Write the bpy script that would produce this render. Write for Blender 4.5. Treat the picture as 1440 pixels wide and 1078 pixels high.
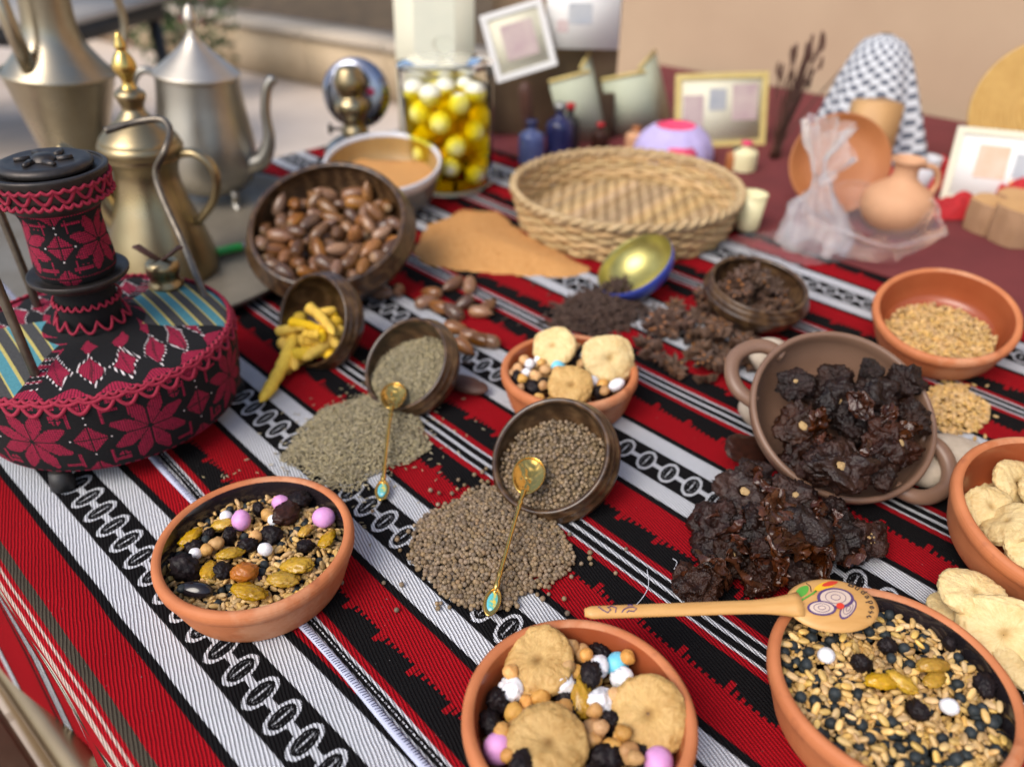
import bpy, bmesh, math, random
import numpy as np
from mathutils import Vector, Matrix, Quaternion, noise as mn

random.seed(7); rng = np.random.default_rng(7)
scene = bpy.context.scene
for o in list(bpy.data.objects): bpy.data.objects.remove(o)
C = scene.collection
rad = math.radians

# ------------------------------------------------------------------ camera, sky, sun, exposure
TZ = 0.75                      # height of the table top above the floor
CAMH = 0.50                    # camera above the table top
FPX, CX, CY, PITCH = 1081.0, 720.0, 539.0, rad(33.7)
cam = bpy.data.cameras.new('camera'); cam_o = bpy.data.objects.new('camera', cam); C.objects.link(cam_o)
cam_o.location = (0, 0, TZ + CAMH); cam_o.rotation_euler = (math.pi/2 - PITCH, 0, 0)
cam.sensor_width = 36; cam.lens = 36*FPX/1440; cam.clip_start = 0.02; cam.clip_end = 400
cam.dof.use_dof = True; cam.dof.focus_distance = 0.61; cam.dof.aperture_fstop = 3.0
scene.camera = cam_o

world = bpy.data.worlds.new('World'); scene.world = world; world.use_nodes = True
wn = world.node_tree.nodes; bg = wn['Background']
sky = wn.new('ShaderNodeTexSky'); sky.sky_type = 'NISHITA'; sky.sun_disc = False
SUN_EL, SUN_AZ = rad(48), rad(222)      # azimuth clockwise from +Y
sky.sun_elevation = SUN_EL; sky.sun_rotation = SUN_AZ; sky.dust_density = 3.0; sky.air_density = 1.0
world.node_tree.links.new(sky.outputs[0], bg.inputs[0]); bg.inputs[1].default_value = 0.125
sun = bpy.data.lights.new('sun', 'SUN'); sun.energy = 1.5; sun.angle = rad(38); sun.color = (1, .94, .86)
sun_o = bpy.data.objects.new('sun', sun); C.objects.link(sun_o); sun_o.location = (0, -1, 4)
sdir = Vector((math.sin(SUN_AZ)*math.cos(SUN_EL), math.cos(SUN_AZ)*math.cos(SUN_EL), math.sin(SUN_EL)))
sun_o.rotation_euler = sdir.to_track_quat('Z', 'Y').to_euler()
vs = scene.view_settings; vs.view_transform = 'Standard'; vs.look = 'None'; vs.exposure = 0.72; vs.gamma = 1; vs.use_curve_mapping = False

# ------------------------------------------------------------------ geometry helpers
cD = Vector((0, math.cos(PITCH), -math.sin(PITCH))); cU = Vector((0, math.sin(PITCH), math.cos(PITCH))); cR = Vector((1, 0, 0))
def W(px, py, h=0.0):
    """photo pixel -> point at height h above the table top"""
    d = cR*((px-CX)/FPX) - cU*((py-CY)/FPX) + cD
    t = (CAMH-h)/-d.z
    return Vector((d.x*t, d.y*t, TZ+h))
TH = rad(-46.5); nU = Vector((-math.sin(TH), math.cos(TH), 0)); nV = Vector((math.cos(TH), math.sin(TH), 0))
def UV(u, v, z=0.0): return nU*u + nV*v + Vector((0, 0, TZ+z))

def mk(name, V, F, mat, parent=None, smooth=True, link=True):
    me = bpy.data.meshes.new(name)
    if isinstance(F, np.ndarray):
        V = np.asarray(V, np.float32); n = len(F); k = F.shape[1]
        me.vertices.add(len(V)); me.vertices.foreach_set('co', V.ravel())
        me.loops.add(n*k); me.loops.foreach_set('vertex_index', F.astype(np.int32).ravel())
        me.polygons.add(n); me.polygons.foreach_set('loop_start', np.arange(0, n*k, k, dtype=np.int32))
        me.update(calc_edges=True); me.validate()
    else:
        me.from_pydata([tuple(v) for v in V], [], F)
    if smooth: me.polygons.foreach_set('use_smooth', np.ones(len(me.polygons), bool))
    me.materials.append(mat); me.update()
    if not link: return me
    return put(name, me, parent)
def put(name, me, parent=None, loc=None, rot=None, scale=None):
    o = bpy.data.objects.new(name, me); C.objects.link(o)
    if parent: o.parent = parent
    if loc is not None: o.location = loc
    if rot is not None: o.rotation_euler = rot
    if scale is not None: o.scale = (scale,)*3 if isinstance(scale, (int, float)) else scale
    return o
def tag(o, label, cat=None, group=None, kind=None):
    o['label'] = label
    if cat: o['category'] = cat
    if group: o['group'] = group
    if kind: o['kind'] = kind
    return o
def thing(name, label, cat, loc=(0,0,0), rot=(0,0,0), group=None):
    o = bpy.data.objects.new(name, None); C.objects.link(o); o.location = loc; o.rotation_euler = rot
    o.empty_display_size = .02
    return tag(o, label, cat, group)

class MB:
    def __init__(s): s.V = []; s.F = []
    def add(s, VF, M=None):
        V, F = VF; b = len(s.V)
        s.V += [tuple(M @ Vector(v)) for v in V] if M is not None else [tuple(v) for v in V]
        s.F += [tuple(i+b for i in f) for f in F]; return s
    def obj(s, name, mat, parent=None, smooth=True): return mk(name, s.V, s.F, mat, parent, smooth)
    def mesh(s, name, mat, smooth=True): return mk(name, s.V, s.F, mat, None, smooth, False)

def lathe(prof, n=56, wob=None):
    V = []; F = []; rings = []
    for (r, z) in prof:
        if r < 1e-6: rings.append([len(V)]); V.append((0, 0, z))
        else:
            rings.append(list(range(len(V), len(V)+n)))
            for i in range(n):
                a = 2*math.pi*i/n; k = 1 + (wob(a, z) if wob else 0)
                V.append((r*k*math.cos(a), r*k*math.sin(a), z))
    for A, B in zip(rings, rings[1:]):
        for i in range(n):
            j = (i+1) % n
            if len(A) == 1 and len(B) == 1: continue
            if len(A) == 1: F.append((A[0], B[j], B[i]))
            elif len(B) == 1: F.append((A[i], A[j], B[0]))
            else: F.append((A[i], A[j], B[j], B[i]))
    return V, F
def smoothprof(pts, k=6):
    """catmull-rom through profile points"""
    out = []; P = [pts[0]] + list(pts) + [pts[-1]]
    for i in range(1, len(P)-2):
        for t in range(k):
            t /= k; a, b, c, d = P[i-1], P[i], P[i+1], P[i+2]
            out.append(tuple(max(0 if q == 0 else -9, .5*((2*b[q]) + (c[q]-a[q])*t + (2*a[q]-5*b[q]+4*c[q]-d[q])*t*t + (3*b[q]-a[q]-3*c[q]+d[q])*t**3)) for q in range(len(a))))
    out.append(tuple(pts[-1])); return out
def tube(pts, r, n=8, closed=False, flat=1.0):
    pts = [Vector(p) for p in pts]; m = len(pts); V = []; F = []
    rs = r if hasattr(r, '__len__') else [r]*m
    up = Vector((0, 0, 1)); prev = None
    for i, p in enumerate(pts):
        t = (pts[(i+1) % m]-pts[i-1]) if closed else (pts[min(i+1, m-1)]-pts[max(i-1, 0)])
        if t.length < 1e-9: t = Vector((0, 0, 1))
        t.normalize()
        if prev is None:
            a = up if abs(t.dot(up)) < .95 else Vector((1, 0, 0)); s = t.cross(a).normalized()
        else: s = (prev - t*prev.dot(t)).normalized()
        prev = s; b = s.cross(t)
        for k in range(n):
            q = 2*math.pi*k/n; V.append(p + s*(rs[i]*math.cos(q)) + b*(rs[i]*flat*math.sin(q)))
    for i in range(m if closed else m-1):
        for k in range(n):
            a = i*n+k; b = i*n+(k+1) % n; c = ((i+1) % m)*n+(k+1) % n; d = ((i+1) % m)*n+k
            F.append((a, b, c, d))
    if not closed: F += [tuple(range(n-1, -1, -1)), tuple(range((m-1)*n, m*n))]
    return V, F
def smoothpath(pts, k=6): return smoothprof([tuple(p) for p in pts], k) if False else _cr([Vector(p) for p in pts], k)
def _cr(pts, k):
    P = [pts[0]]+pts+[pts[-1]]; out = []
    for i in range(1, len(P)-2):
        for t in range(k):
            t /= k; a, b, c, d = P[i-1], P[i], P[i+1], P[i+2]
            out.append(.5*((2*b)+(c-a)*t+(2*a-5*b+4*c-d)*t*t+(3*b-a-3*c+d)*t**3))
    out.append(pts[-1]); return out
def box(x0, x1, y0, y1, z0, z1, bev=0.0):
    bm = bmesh.new(); bmesh.ops.create_cube(bm, size=1)
    for v in bm.verts: v.co = Vector(((x0+x1)/2+v.co.x*(x1-x0), (y0+y1)/2+v.co.y*(y1-y0), (z0+z1)/2+v.co.z*(z1-z0)))
    if bev: bmesh.ops.bevel(bm, geom=bm.edges[:], offset=bev, segments=2, affect='EDGES')
    bm.verts.index_update(); V = [v.co[:] for v in bm.verts]; F = [tuple(v.index for v in f.verts) for f in bm.faces]; bm.free()
    return V, F
_ico = {}
def ico(sub):
    if sub not in _ico:
        bm = bmesh.new(); bmesh.ops.create_icosphere(bm, subdivisions=sub, radius=1); bm.verts.index_update()
        _ico[sub] = ([v.co.copy() for v in bm.verts], [tuple(v.index for v in f.verts) for f in bm.faces]); bm.free()
    return _ico[sub]
def blob(sub, size, amp, freq, seed, ridged=True, shape=None, amp2=.12, f2=1.3):
    V0, F = ico(sub); off = Vector((seed*7.31, seed*3.17, seed*1.93)); V = []
    for v in V0:
        n1 = mn.noise(v*freq+off); n2 = mn.noise(v*f2+off*2); n3 = mn.noise(v*freq*2.3+off)
        k = (1-2*abs(n1)) if ridged else n1
        s = 1 + amp*k + amp*.45*(abs(n3)*-2 if ridged else n3) + amp2*n2
        p = Vector((v.x*size[0]*s, v.y*size[1]*s, v.z*size[2]*s))
        V.append(shape(p, v) if shape else p)
    return V, F
def wrinkle(sub, size, seed, octs, amp2=.15, shape=None, sg=1):
    V0, F = ico(sub); off = Vector((seed*7.31, seed*3.17, seed*1.93)); V = []
    for v in V0:
        w = Vector((mn.noise(v*1.6+off), mn.noise(v*1.6+off+Vector((9, 0, 0))), mn.noise(v*1.6+off+Vector((0, 9, 0)))))*.45
        s = 1+amp2*mn.noise(v*1.2+off*2)
        for f, a in octs: s += sg*a*(min(1, 3.2*abs(mn.noise((v+w)*f+off*f)))**.7-.6)
        p = Vector((v.x*size[0]*s, v.y*size[1]*s, v.z*size[2]*s)); V.append(shape(p, v) if shape else p)
    return V, F
def scatter(name, base, pts, rots, scales, mat, parent=None):
    """many small copies of one base mesh merged into one object (numpy)"""
    bV = np.array([tuple(v) for v in base[0]]); bF = np.array(base[1]); n = len(pts)
    Q = np.asarray(rots); w, x, y, z = Q.T
    R = np.stack([1-2*(y*y+z*z), 2*(x*y-z*w), 2*(x*z+y*w), 2*(x*y+z*w), 1-2*(x*x+z*z), 2*(y*z-x*w), 2*(x*z-y*w), 2*(y*z+x*w), 1-2*(x*x+y*y)], 1).reshape(n, 3, 3)
    V = np.einsum('nij,kj->nki', R, bV)*np.asarray(scales).reshape(n, 1, 1) + np.asarray(pts)[:, None, :]
    F = bF[None]+(np.arange(n)*len(bV))[:, None, None]
    return mk(name, V.reshape(-1, 3), F.reshape(-1, bF.shape[1]), mat, parent)
def randq(n): q = rng.normal(size=(n, 4)); return q/np.linalg.norm(q, axis=1)[:, None]
def flatq(n, tilt=.35):
    """lying flat with random heading and a small tilt"""
    out = []
    for i in range(n):
        q = Quaternion((0, 0, 1), random.uniform(0, 6.28)) @ Quaternion((0, 1, 0), random.gauss(0, tilt)) @ Quaternion((1, 0, 0), random.uniform(0, 6.28)); out.append(tuple(q))
    return np.array(out)
def frame(c, n):
    """matrix with local z along n, origin at c"""
    n = Vector(n).normalized(); M = n.to_track_quat('Z', 'Y').to_matrix().to_4x4(); M.translation = c; return M

# ------------------------------------------------------------------ node helpers
class X:
    def __init__(s, nt, o): s.nt = nt; s.o = o
    def m(s, op, *a):
        n = s.nt.nodes.new('ShaderNodeMath'); n.operation = op
        for i, v in enumerate((s,)+a):
            if isinstance(v, X): s.nt.links.new(v.o, n.inputs[i])
            else: n.inputs[i].default_value = float(v)
        return X(s.nt, n.outputs[0])
    def __add__(s, b): return s.m('ADD', b)
    __radd__ = __add__
    def __sub__(s, b): return s.m('SUBTRACT', b)
    def __rsub__(s, b): return (s*-1)+b
    def __mul__(s, b): return s.m('MULTIPLY', b)
    __rmul__ = __mul__
    def __truediv__(s, b): return s.m('DIVIDE', b)
    def abs(s): return s.m('ABSOLUTE')
    def frac(s): return s.m('FRACT')
    def lt(s, b): return s.m('LESS_THAN', b)
    def gt(s, b): return s.m('GREATER_THAN', b)
    def max(s, b): return s.m('MAXIMUM', b)
    def min(s, b): return s.m('MINIMUM', b)
    def snap(s, b): return s.m('SNAP', b)
    def sin(s): return s.m('SINE')
    def sqrt(s): return s.m('SQRT')
    def pow(s, b): return s.m('POWER', b)
    def between(s, a, b): return s.gt(a)*s.lt(b)
def mixc(nt, f, a, b):
    n = nt.nodes.new('ShaderNodeMix'); n.data_type = 'RGBA'
    for i, v in ((0, f), (6, a), (7, b)):
        if isinstance(v, X): nt.links.new(v.o, n.inputs[i])
        elif isinstance(v, bpy.types.NodeSocket): nt.links.new(v, n.inputs[i])
        elif i == 0: n.inputs[0].default_value = v
        else: n.inputs[i].default_value = (*v[:3], 1)
    return n.outputs[2]
def ramp(nt, f, stops, const=False):
    n = nt.nodes.new('ShaderNodeValToRGB'); e = n.color_ramp.elements
    n.color_ramp.interpolation = 'CONSTANT' if const else 'LINEAR'
    while len(e) > 1: e.remove(e[-1])
    e[0].position = stops[0][0]; e[0].color = (*stops[0][1], 1)
    for p, c in stops[1:]: q = e.new(p); q.color = (*c, 1)
    nt.links.new(f.o if isinstance(f, X) else f, n.inputs[0]); return n.outputs[0]
def noise(nt, scale, detail=3, vec=None, rough=.55, stretch=None, coord='Object'):
    tc = nt.nodes.new('ShaderNodeTexCoord'); src = vec or tc.outputs[coord]
    if stretch:
        mp = nt.nodes.new('ShaderNodeMapping'); mp.inputs['Scale'].default_value = stretch; nt.links.new(src, mp.inputs[0]); src = mp.outputs[0]
    n = nt.nodes.new('ShaderNodeTexNoise'); n.inputs['Scale'].default_value = scale; n.inputs['Detail'].default_value = detail; n.inputs['Roughness'].default_value = rough
    nt.links.new(src, n.inputs['Vector']); return X(nt, n.outputs['Fac'])
def new_mat(name):
    m = bpy.data.materials.new(name); m.use_nodes = True; nt = m.node_tree; return m, nt, nt.nodes['Principled BSDF']
def set_bump(nt, b, h, strength=.3, dist=.001):
    n = nt.nodes.new('ShaderNodeBump'); n.inputs['Strength'].default_value = strength; n.inputs['Distance'].default_value = dist
    nt.links.new(h.o if isinstance(h, X) else h, n.inputs['Height']); nt.links.new(n.outputs[0], b.inputs['Normal'])
def pm(name, c1, c2=None, rough=.6, metal=0, scale=60, detail=4, bump=0, bscale=None, dist=.0008, spec=.5, sss=0, coat=0, per=None, stretch=None, rvar=0, bstretch=None, pv=.5):
    """principled material: two colours mixed by noise, plus per-object or per-island brightness jitter, bump"""
    m, nt, b = new_mat(name); c2 = c2 or tuple(v*.75 for v in c1)
    f = noise(nt, scale, detail, stretch=stretch); f = (f-.5)*2.2+.5
    f = f.max(0.0).min(1.0); col = mixc(nt, f, c1, c2)
    if per:
        if per == 'island': r = X(nt, nt.nodes.new('ShaderNodeNewGeometry').outputs['Random Per Island'])
        else: r = X(nt, nt.nodes.new('ShaderNodeObjectInfo').outputs['Random'])
        h = nt.nodes.new('ShaderNodeHueSaturation'); nt.links.new(col, h.inputs['Color'])
        nt.links.new((r*pv+(1-pv*.5)).o, h.inputs['Value']); nt.links.new(((r*7.3).frac()*(pv*.4)+(1-pv*.2)).o, h.inputs['Saturation']); nt.links.new(((r*3.7).frac()*.012+.494).o, h.inputs['Hue']); col = h.outputs[0]
    nt.links.new(col, b.inputs['Base Color'])
    b.inputs['Roughness'].default_value = rough; b.inputs['Metallic'].default_value = metal; b.inputs['Specular IOR Level'].default_value = spec
    if rvar: nt.links.new((f*rvar+(rough-rvar/2)).o, b.inputs['Roughness'])
    if sss: b.inputs['Subsurface Weight'].default_value = sss; b.inputs['Subsurface Radius'].default_value = (.006, .003, .0015); b.inputs['Subsurface Scale'].default_value = 1.0
    if coat: b.inputs['Coat Weight'].default_value = coat; b.inputs['Coat Roughness'].default_value = .15
    if bump: set_bump(nt, b, noise(nt, bscale or scale*2, 5, stretch=bstretch), bump, dist)
    return m
M = {}
def terracotta_mat():
    m, nt, b = new_mat('terracotta'); a = noise(nt, 22, 5); d = noise(nt, 9, 6, rough=.7); e = noise(nt, 240, 3); tc = nt.nodes.new('ShaderNodeTexCoord'); sp = nt.nodes.new('ShaderNodeSeparateXYZ'); nt.links.new(tc.outputs['Object'], sp.inputs[0])
    z = X(nt, sp.outputs[2]); ln = (z*2600+a*5).sin()
    col = mixc(nt, ((a-.5)*2.4+.5).max(0.0).min(1.0), (.53, .19, .075), (.41, .13, .048)); col = mixc(nt, ((d-.54)*5).max(0.0).min(.5), col, (.60, .33, .19)); col = mixc(nt, (noise(nt, 60, 2)-.66).max(0.0).min(.1)*5, col, (.26, .08, .035))
    nt.links.new(col, b.inputs['Base Color']); b.inputs['Specular IOR Level'].default_value = .3; nt.links.new((d*.3+.48).o, b.inputs['Roughness']); set_bump(nt, b, e*.5+ln*.16+a*.5, .35, .0007); return m
M['terracotta'] = terracotta_mat()
M['terracotta_plain'] = pm('terracotta', (.51, .185, .075), (.42, .138, .052), .62, scale=22, bump=.25, bscale=260, dist=.0004, spec=.35)
M['terracotta_glaze'] = pm('terracotta_glaze', (.34, .085, .03), (.27, .06, .02), .25, scale=18, spec=.5)
M['black_glaze'] = pm('black_glaze', (.010, .008, .009), (.02, .014, .016), .10, scale=20, spec=.6)
M['brown_clay'] = pm('brown_clay', (.20, .115, .075), (.16, .09, .058), .42, scale=16, bump=.12, bscale=200, dist=.0004)
M['brass'] = pm('aged_brass', (.40, .33, .20), (.24, .185, .10), .35, 1, scale=11, detail=6, bump=.15, bscale=60, rvar=.25)
M['brass_dull'] = pm('dull_brass', (.46, .41, .31), (.30, .25, .17), .34, 1, scale=10, detail=6, bump=.2, bscale=40, rvar=.3)
M['brass_bright'] = pm('bright_brass', (.75, .55, .18), (.6, .42, .12), .25, 1, scale=30, bump=.2, bscale=90)
M['silver'] = pm('tarnished_silver', (.46, .44, .40), (.28, .27, .24), .38, 1, scale=9, detail=6, bump=.15, bscale=50, rvar=.2)
M['pewter_light'] = pm('pale_silver_lid', (.62, .58, .50), (.5, .46, .4), .45, 1, scale=20)
M['tin'] = pm('oxidised_tin', (.27, .235, .18), (.15, .13, .10), .5, .45, scale=9, detail=7, bump=.3, bscale=30, dist=.002, rvar=.35)
M['gold'] = pm('gold_plate', (.85, .58, .17), (.72, .45, .10), .22, 1, scale=120)
M['iron'] = pm('dark_iron', (.035, .033, .032), (.07, .06, .055), .45, .7, scale=60, bump=.3, bscale=150)
M['steel_rod'] = pm('worn_steel_rod', (.20, .175, .14), (.10, .085, .07), .4, .9, scale=80, bump=.2)
M['rubber'] = pm('black_rubber', (.012, .012, .012), (.02, .02, .02), .55)
M['acorn'] = pm('acorn_shell', (.10, .042, .020), (.30, .145, .058), .30, scale=60, per='object', pv=1.0, coat=.15, stretch=(1, 1, .2))
M['acorn_base'] = pm('acorn_base', (.36, .23, .12), (.25, .15, .07), .8)
M['turmeric'] = pm('turmeric_skin', (.84, .56, .02), (.70, .42, .012), .8, scale=160, bump=.5, bscale=420, per='object')
M['fig'] = pm('dried_fig_skin', (.58, .385, .135), (.40, .22, .055), .55, scale=70, bump=.5, bscale=150, sss=.12, per='object', spec=.4)
M['fig_pale'] = pm('pale_dried_fig_skin', (.70, .53, .25), (.56, .36, .12), .6, scale=90, bump=.5, bscale=190, sss=.1, per='object', spec=.3)
def fig_mat(name, c1, c2, c3):
    m, nt, b = new_mat(name); tc = nt.nodes.new('ShaderNodeTexCoord'); sp = nt.nodes.new('ShaderNodeSeparateXYZ'); nt.links.new(tc.outputs['Object'], sp.inputs[0])
    x, y, z = (X(nt, sp.outputs[i]) for i in range(3)); r = (x*x+y*y).sqrt(); rr = r.max(.0008)
    cb = nt.nodes.new('ShaderNodeCombineXYZ'); wx = (noise(nt, 110, 2)-.5)*2.4; nt.links.new((x/rr*3.4+wx).o, cb.inputs[0]); nt.links.new((y/rr*3.4-wx).o, cb.inputs[1]); nt.links.new((r*90+z*60).o, cb.inputs[2])
    f = noise(nt, 2.6, 6, vec=cb.outputs[0], rough=.65); g = noise(nt, 90, 3); g2 = noise(nt, 420, 2)
    ff = ((f-.5)*1.7+.5+(g-.5)*1.3).max(0.0).min(1.0)
    col = mixc(nt, ff, c1, c2); core = (1-(r/.0048)).max(0.0)*(.4+f)
    col = mixc(nt, core.min(.75), col, c3)
    oi = X(nt, nt.nodes.new('ShaderNodeObjectInfo').outputs['Random']); h = nt.nodes.new('ShaderNodeHueSaturation'); nt.links.new(col, h.inputs['Color']); nt.links.new((oi*.24+.88).o, h.inputs['Value']); nt.links.new(h.outputs[0], b.inputs['Base Color'])
    b.inputs['Roughness'].default_value = .55; b.inputs['Subsurface Weight'].default_value = .1; b.inputs['Subsurface Radius'].default_value = (.006, .003, .0015); b.inputs['Subsurface Scale'].default_value = 1.0
    set_bump(nt, b, f*.6+g*.8+g2*.2, .8, .0018); return m
M['fig'] = fig_mat('dried_fig_skin', (.64, .42, .155), (.42, .225, .055), (.25, .11, .016))
M['fig_pale'] = fig_mat('pale_dried_fig_skin', (.76, .60, .31), (.60, .41, .16), (.45, .26, .07))
M['fig_eye'] = pm('fig_eye', (.16, .07, .012), (.09, .035, .008), .4, scale=300)
M['raisin'] = pm('black_raisin', (.006, .0045, .005), (.016, .009, .010), .48, spec=.22, scale=200, bump=.5, bscale=700)
M['raisin_brown'] = pm('brown_raisin', (.045, .014, .008), (.02, .008, .006), .40, spec=.25, scale=200, bump=.5, bscale=700)
M['golden'] = pm('golden_raisin', (.52, .30, .014), (.33, .18, .008), .26, scale=160, bump=.4, bscale=500, sss=.35, per='object', pv=.3)
M['apricot'] = pm('dried_apricot', (.42, .14, .012), (.30, .09, .01), .3, scale=160, bump=.4, bscale=400, sss=.3)
M['chickpea'] = pm('roasted_chickpea', (.62, .36, .13), (.45, .22, .06), .6, scale=260, bump=.5, bscale=260, dist=.0012, per='object', sss=.06)
M['sugar_white'] = pm('white_sugar_coating', (.80, .80, .82), (.7, .7, .73), .5, scale=200, bump=.3, bscale=170, dist=.0016, sss=.1)
M['sugar_pink'] = pm('pink_sugar_coating', (.68, .33, .62), (.6, .27, .54), .5, scale=200, bump=.3, bscale=170, dist=.0016, sss=.1)
M['sugar_blue'] = pm('blue_sugar_coating', (.18, .58, .74), (.14, .5, .68), .45, scale=200, bump=.2, bscale=170, dist=.0016, sss=.1)
M['wheat'] = pm('wheat_grain', (.70, .48, .19), (.56, .34, .11), .45, scale=300, per='object', sss=.05, pv=.55)
M['wheat_i'] = pm('wheat_grain_bed', (.60, .40, .16), (.46, .27, .09), .55, scale=300, per='island')
M['pea'] = pm('dark_lentil', (.016, .022, .025), (.030, .036, .038), .5, spec=.2, scale=300, per='object', bump=.2, bscale=700)
M['coriander'] = pm('coriander_seed', (.235, .168, .10), (.15, .102, .057), .65, scale=500, per='island', pv=.8)
M['cumin'] = pm('cumin_seed', (.34, .295, .18), (.24, .20, .115), .7, scale=600, per='island', pv=.8)
M['tan_powder'] = pm('ground_tan_spice', (.58, .30, .10), (.50, .24, .07), .95, scale=180, bump=.7, bscale=420, dist=.002)
M['clove'] = pm('clove_bud', (.085, .048, .033), (.05, .027, .018), .75, scale=400, per='island')
M['anise'] = pm('star_anise_pod', (.115, .060, .034), (.055, .028, .017), .7, scale=300, bump=.4, bscale=500, per='object')
M['anise_seed'] = pm('anise_seed', (.30, .12, .035), (.2, .08, .025), .2, per='object')
M['pepper'] = pm('dried_pepper_skin', (.0035, .0019, .0015), (.036, .0105, .0045), .38, scale=45, detail=6, bump=1.0, bscale=210, dist=.0030, spec=.4, per='object', pv=.9, rvar=.3)
M['husk'] = pm('red_brown_husk', (.012, .005, .003), (.085, .024, .008), .22, scale=50, detail=5, bump=.7, bscale=260, dist=.0012, per='object')
M['scar'] = pm('pale_stem_scar', (.46, .32, .15), (.30, .18, .07), .8, scale=500, bump=.5, bscale=900)
M['stone'] = pm('pale_limestone', (.50, .43, .34), (.38, .31, .23), .85, scale=60, bump=.6, bscale=150, dist=.002)
M['straw'] = pm('seagrass', (.53, .38, .20), (.36, .235, .105), .75, scale=60, stretch=(1, 1, 1), bump=.4, bscale=200, per='object')
M['spoonwood'] = pm('beech_spoon', (.60, .34, .115), (.50, .26, .075), .45, scale=26, stretch=(1, 8, 8), bump=.1, bscale=120)
M['glass_blue'] = pm('blue_enamel', (.06, .09, .42), (.045, .07, .36), .3, scale=50)
M['gold_leaf'] = pm('gold_leaf_interior', (.50, .45, .16), (.38, .33, .10), .34, .8, scale=40, bump=.3, bscale=90)
M['enamel_white'] = pm('white_enamel', (.62, .63, .66), (.5, .5, .53), .3, scale=40)
M['grey_metal'] = pm('grey_metal', (.30, .31, .30), (.2, .2, .2), .4, .6, scale=40)
M['green'] = pm('green_plastic', (.02, .42, .06), (.02, .36, .05), .35)
M['labneh'] = pm('white_cheese_ball', (.88, .86, .74), (.82, .79, .64), .6, scale=40, bump=.3, bscale=120)
M['plaster'] = pm('beige_plaster', (.46, .335, .225), (.375, .262, .172), .9, scale=2.2, detail=8, bump=.4, bscale=90)
M['ledge'] = pm('sandstone_ledge', (.50, .39, .26), (.43, .33, .21), .85, scale=5, bump=.4, bscale=50)
M['paving'] = pm('sandstone_paving', (.52, .43, .35), (.44, .36, .29), .85, scale=4, detail=7, bump=.3, bscale=40, per='object')
M['soil'] = pm('dark_soil', (.06, .042, .026), (.10, .07, .04), .95, scale=8, bump=.8, bscale=30, dist=.02)
M['leaf'] = pm('leaf_green', (.07, .11, .03), (.045, .08, .02), .6, scale=20, per='island')
M['flower'] = pm('pink_petal', (.50, .03, .14), (.4, .02, .1), .6, per='island')
M['card'] = pm('cream_card', (.66, .64, .50), (.58, .56, .43), .7, scale=6)
M['card_green'] = pm('pale_green_card', (.50, .53, .40), (.42, .46, .34), .7, scale=8)
M['card_pale'] = pm('pale_card', (.62, .62, .50), (.55, .56, .46), .7, scale=14)
M['card_yellow'] = pm('yellow_card_edge', (.62, .50, .20), (.55, .43, .15), .7)
M['paper'] = pm('white_paper', (.74, .74, .72), (.68, .68, .66), .7, scale=6)
M['print_mauve'] = pm('mauve_print', (.42, .30, .32), (.55, .46, .42), .7, scale=28)
M['print_grey'] = pm('grey_print', (.30, .33, .38), (.45, .46, .46), .7, scale=30)
M['print_orange'] = pm('orange_print', (.66, .38, .25), (.6, .5, .4), .7, scale=30)
M['maroon'] = pm('maroon_cloth', (.15, .022, .024), (.11, .015, .017), .9, scale=12, bump=.5, bscale=300)
M['darkwood'] = pm('dark_wood', (.085, .032, .018), (.05, .018, .01), .6, scale=20, stretch=(1, 1, .2))
M['shade_and_seat'] = pm('shade_and_seat_brown', (.20, .135, .075), (.14, .09, .05), .9, scale=12, bump=.5, bscale=80)  # brown standing in for the shadowed backdrop; the chair seat shares it
M['clay_orange'] = pm('orange_clay', (.40, .15, .045), (.28, .09, .025), .6, scale=10)
M['clay_pale'] = pm('pale_clay', (.56, .31, .17), (.48, .25, .13), .75, scale=14)
M['lightwood'] = pm('light_wood', (.52, .31, .13), (.42, .23, .09), .6, scale=18, stretch=(1, 1, .15))
M['log'] = pm('log_bark', (.34, .20, .11), (.25, .14, .07), .85, scale=30, bump=.6, bscale=60)
M['red_cloth'] = pm('red_fabric', (.45, .012, .018), (.36, .01, .014), .8)
M['lavender'] = pm('lavender_fabric', (.46, .40, .66), (.4, .34, .6), .8)
M['hotpink'] = pm('pink_fabric', (.70, .06, .16), (.6, .05, .12), .7)
M['navy'] = pm('navy_glass', (.012, .014, .05), (.02, .025, .1), .2)
M['bluegrey'] = pm('bluegrey_glass', (.09, .12, .28), (.06, .08, .2), .25)
M['black'] = pm('black_paint', (.012, .012, .013), (.02, .02, .02), .5)
M['ivory'] = pm('ivory_plastic', (.72, .68, .42), (.66, .6, .34), .5)
M['stonetop'] = pm('grey_table_top', (.42, .39, .35), (.36, .33, .3), .6, scale=6)
M['tubechair'] = pm('brushed_chair_tube', (.42, .33, .20), (.30, .22, .13), .35, .9, scale=8, stretch=(1, 1, .1))
M['tan_paint'] = pm('tan_enamel', (.40, .25, .09), (.33, .2, .07), .4, scale=20)
M['straw_gold'] = pm('golden_straw', (.52, .33, .10), (.44, .26, .07), .7, scale=60)
M['ink_black'] = pm('black_ink', (.02, .015, .012), (.03, .02, .018), .6)
M['ink_purple'] = pm('purple_ink', (.07, .035, .12), (.09, .05, .15), .55)
M['ink_green'] = pm('green_ink', (.05, .26, .03), (.10, .36, .04), .5)
M['ink_white'] = pm('onion_white_paint', (.60, .47, .38), (.5, .38, .31), .5)
M['ink_red'] = pm('red_paint', (.62, .045, .02), (.55, .035, .018), .45)
M['ink_yellow'] = pm('yellow_paint', (.78, .45, .02), (.72, .38, .02), .45)
M['thread'] = pm('white_thread', (.7, .72, .78), (.6, .62, .68), .7)
M['tape'] = pm('pale_blue_tape', (.50, .53, .66), (.40, .43, .56), .85, scale=300)
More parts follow.
